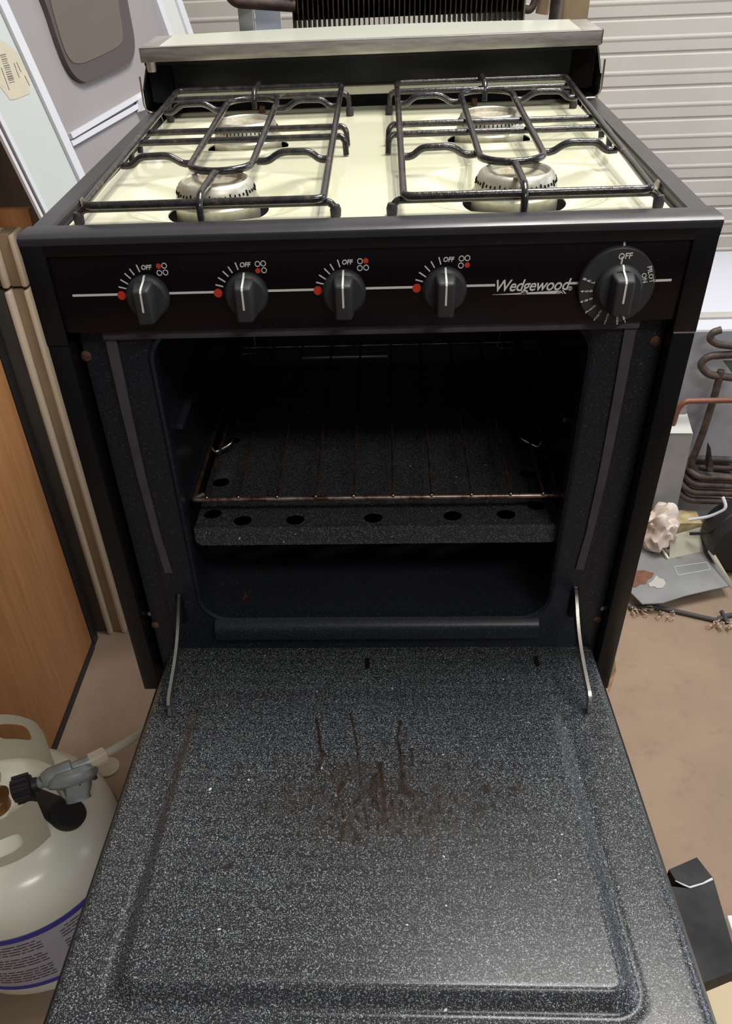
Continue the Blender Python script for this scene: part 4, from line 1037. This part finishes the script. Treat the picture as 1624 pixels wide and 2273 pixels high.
bm = bmesh.new(); tube(bm, [a, a + (b - a) * .1, a + (b - a) * .75, a + (b - a) * .8, b], [.0155, .0165, .0165, .011, .010], 16)
side = ax_.cross(Vector((0, 0, 1))).normalized(); up_ = side.cross(ax_)
for k in range(8):
    an = 2 * PI * k / 8; o_ = (side * math.cos(an) + up_ * math.sin(an)) * .0165; tube(bm, [a + ax_ * .002 + o_, a + (b - a) * .72 + o_], .0036, 8)
link('hand_nut', bm, M['blackrub'], reg)
M['zinc'] = simple('cast_zinc', srgb(158, 166, 168), .4, .5, var=.15, vs=40)
c1, c2 = wpt(95, 1733, .378), wpt(205, 1688, .385)
d_ = (c2 - c1).normalized(); mid = (c1 * .5 + c2 * .5)
bm = bmesh.new(); tube(bm, [b, c1], .008, 14); tube(bm, [c1, c1 + (c2 - c1) * .15, c1 + (c2 - c1) * .6, c1 + (c2 - c1) * .62, c2], [.010, .014, .014, .009, .009], 14)
ctr = wpt(158, 1722, .372)
tilt = Matrix.Rotation(math.radians(-40), 4, Vector((d_.x, d_.y, 0)).normalized())
tmp = bmesh.new(); lathe(tmp, [(0, .012), (.030, .011), (.038, .004), (.038, -.004), (.034, -.009), (.026, -.012), (.024, -.020), (.018, -.030), (.018, -.036), (0, -.036)], seg=36)
tmp.transform(Matrix.Translation(ctr) @ tilt @ Matrix.Diagonal((1, .8, 1, 1))); mtmp = bpy.data.meshes.new('x'); tmp.to_mesh(mtmp); tmp.free(); bm.from_mesh(mtmp); bpy.data.meshes.remove(mtmp)
link('regulator_body', bm, M['zinc'], reg)
bm = bmesh.new()
for dx_, dy_ in ((.016, -.016), (-.004, -.026), (.030, .004)):
    p = ctr + Vector((dx_, dy_, -.004)); lathe(bm, [(0, .010), (.0045, .010), (.0045, -.006)], p, 'z', 6)
link('cover_bolt', bm, M['chrome'], reg)
M['hose'] = simple('grey_white_hose', srgb(186, 182, 164), .4)
ho = [c2 + RL, at(245, 1668, 'z', FL + .385), at(300, 1636, 'z', FL + .385), at(360, 1590, 'z', FL + .37), at(400, 1585, 'z', FL + .30), at(395, 1640, 'z', FL + .08), at(350, 1690, 'z', FL + .01)]
hs_ = empty('gas_hose', tuple(ho[0])); tag(hs_, 'pale grey rubber gas hose running from the regulator under the oven door', 'hose')
bm = bmesh.new(); tube(bm, [Vector(p) - ho[0] for p in fillet(ho, .06, 8)], .0065, 14); link('hose_run', bm, M['hose'], hs_)
bm = bmesh.new(); dd0 = (ho[1] - ho[0]).normalized(); tube(bm, [dd0 * -.004, dd0 * .020], .0098, 14)
for k in range(10):
    an = 2 * PI * k / 10; s1 = dd0.cross(Vector((0, 0, 1))).normalized(); s2 = s1.cross(dd0); o_ = (s1 * math.cos(an) + s2 * math.sin(an)) * .0098; tube(bm, [dd0 * -.003 + o_, dd0 * .019 + o_], .0015, 6)
link('hose_ferrule', bm, M['channel'], hs_)
# black plastic plug hanging on the shoulder
p1 = at(150, 1805, 'z', FL + .320); pg = empty('valve_plug', tuple(p1)); tag(pg, 'flat black plastic valve plug lying on the white tank shoulder', 'plug')
bm = bmesh.new(); lathe(bm, [(0, .005), (.024, .004), (.026, .0), (.024, -.010), (0, -.012)], (0, 0, 0), 'z', 36); bm.transform(Matrix.Rotation(math.radians(20), 4, 'Y')); link('plug_disc', bm, M['blackrub'], pg)
bm = bmesh.new(); e1 = at(100, 1775, 'z', FL + .318) - p1; slab(bm, [Vector((-.004, .020, .0)), e1 + Vector((-.01, .014, .002)), e1 + Vector((-.016, -.016, .002)), Vector((-.014, -.022, .0))], (0, 0, .006)); link('strap', bm, M['blackrub'], pg)
# little white lid on the floor beyond the tank
p2 = at(238, 1703, 'z', FL + .003); bm = bmesh.new(); lathe(bm, [(0, .004), (.020, .004), (.024, .002), (.024, -.003), (0, -.003)], (0, 0, 0), 'z', 30); o = link('plastic_cap', bm, simple('dusty_white_plastic', srgb(176, 166, 144), .6)); o.location = p2
tag(o, 'small dusty white round cap lying on the floor behind the tank', 'cap')
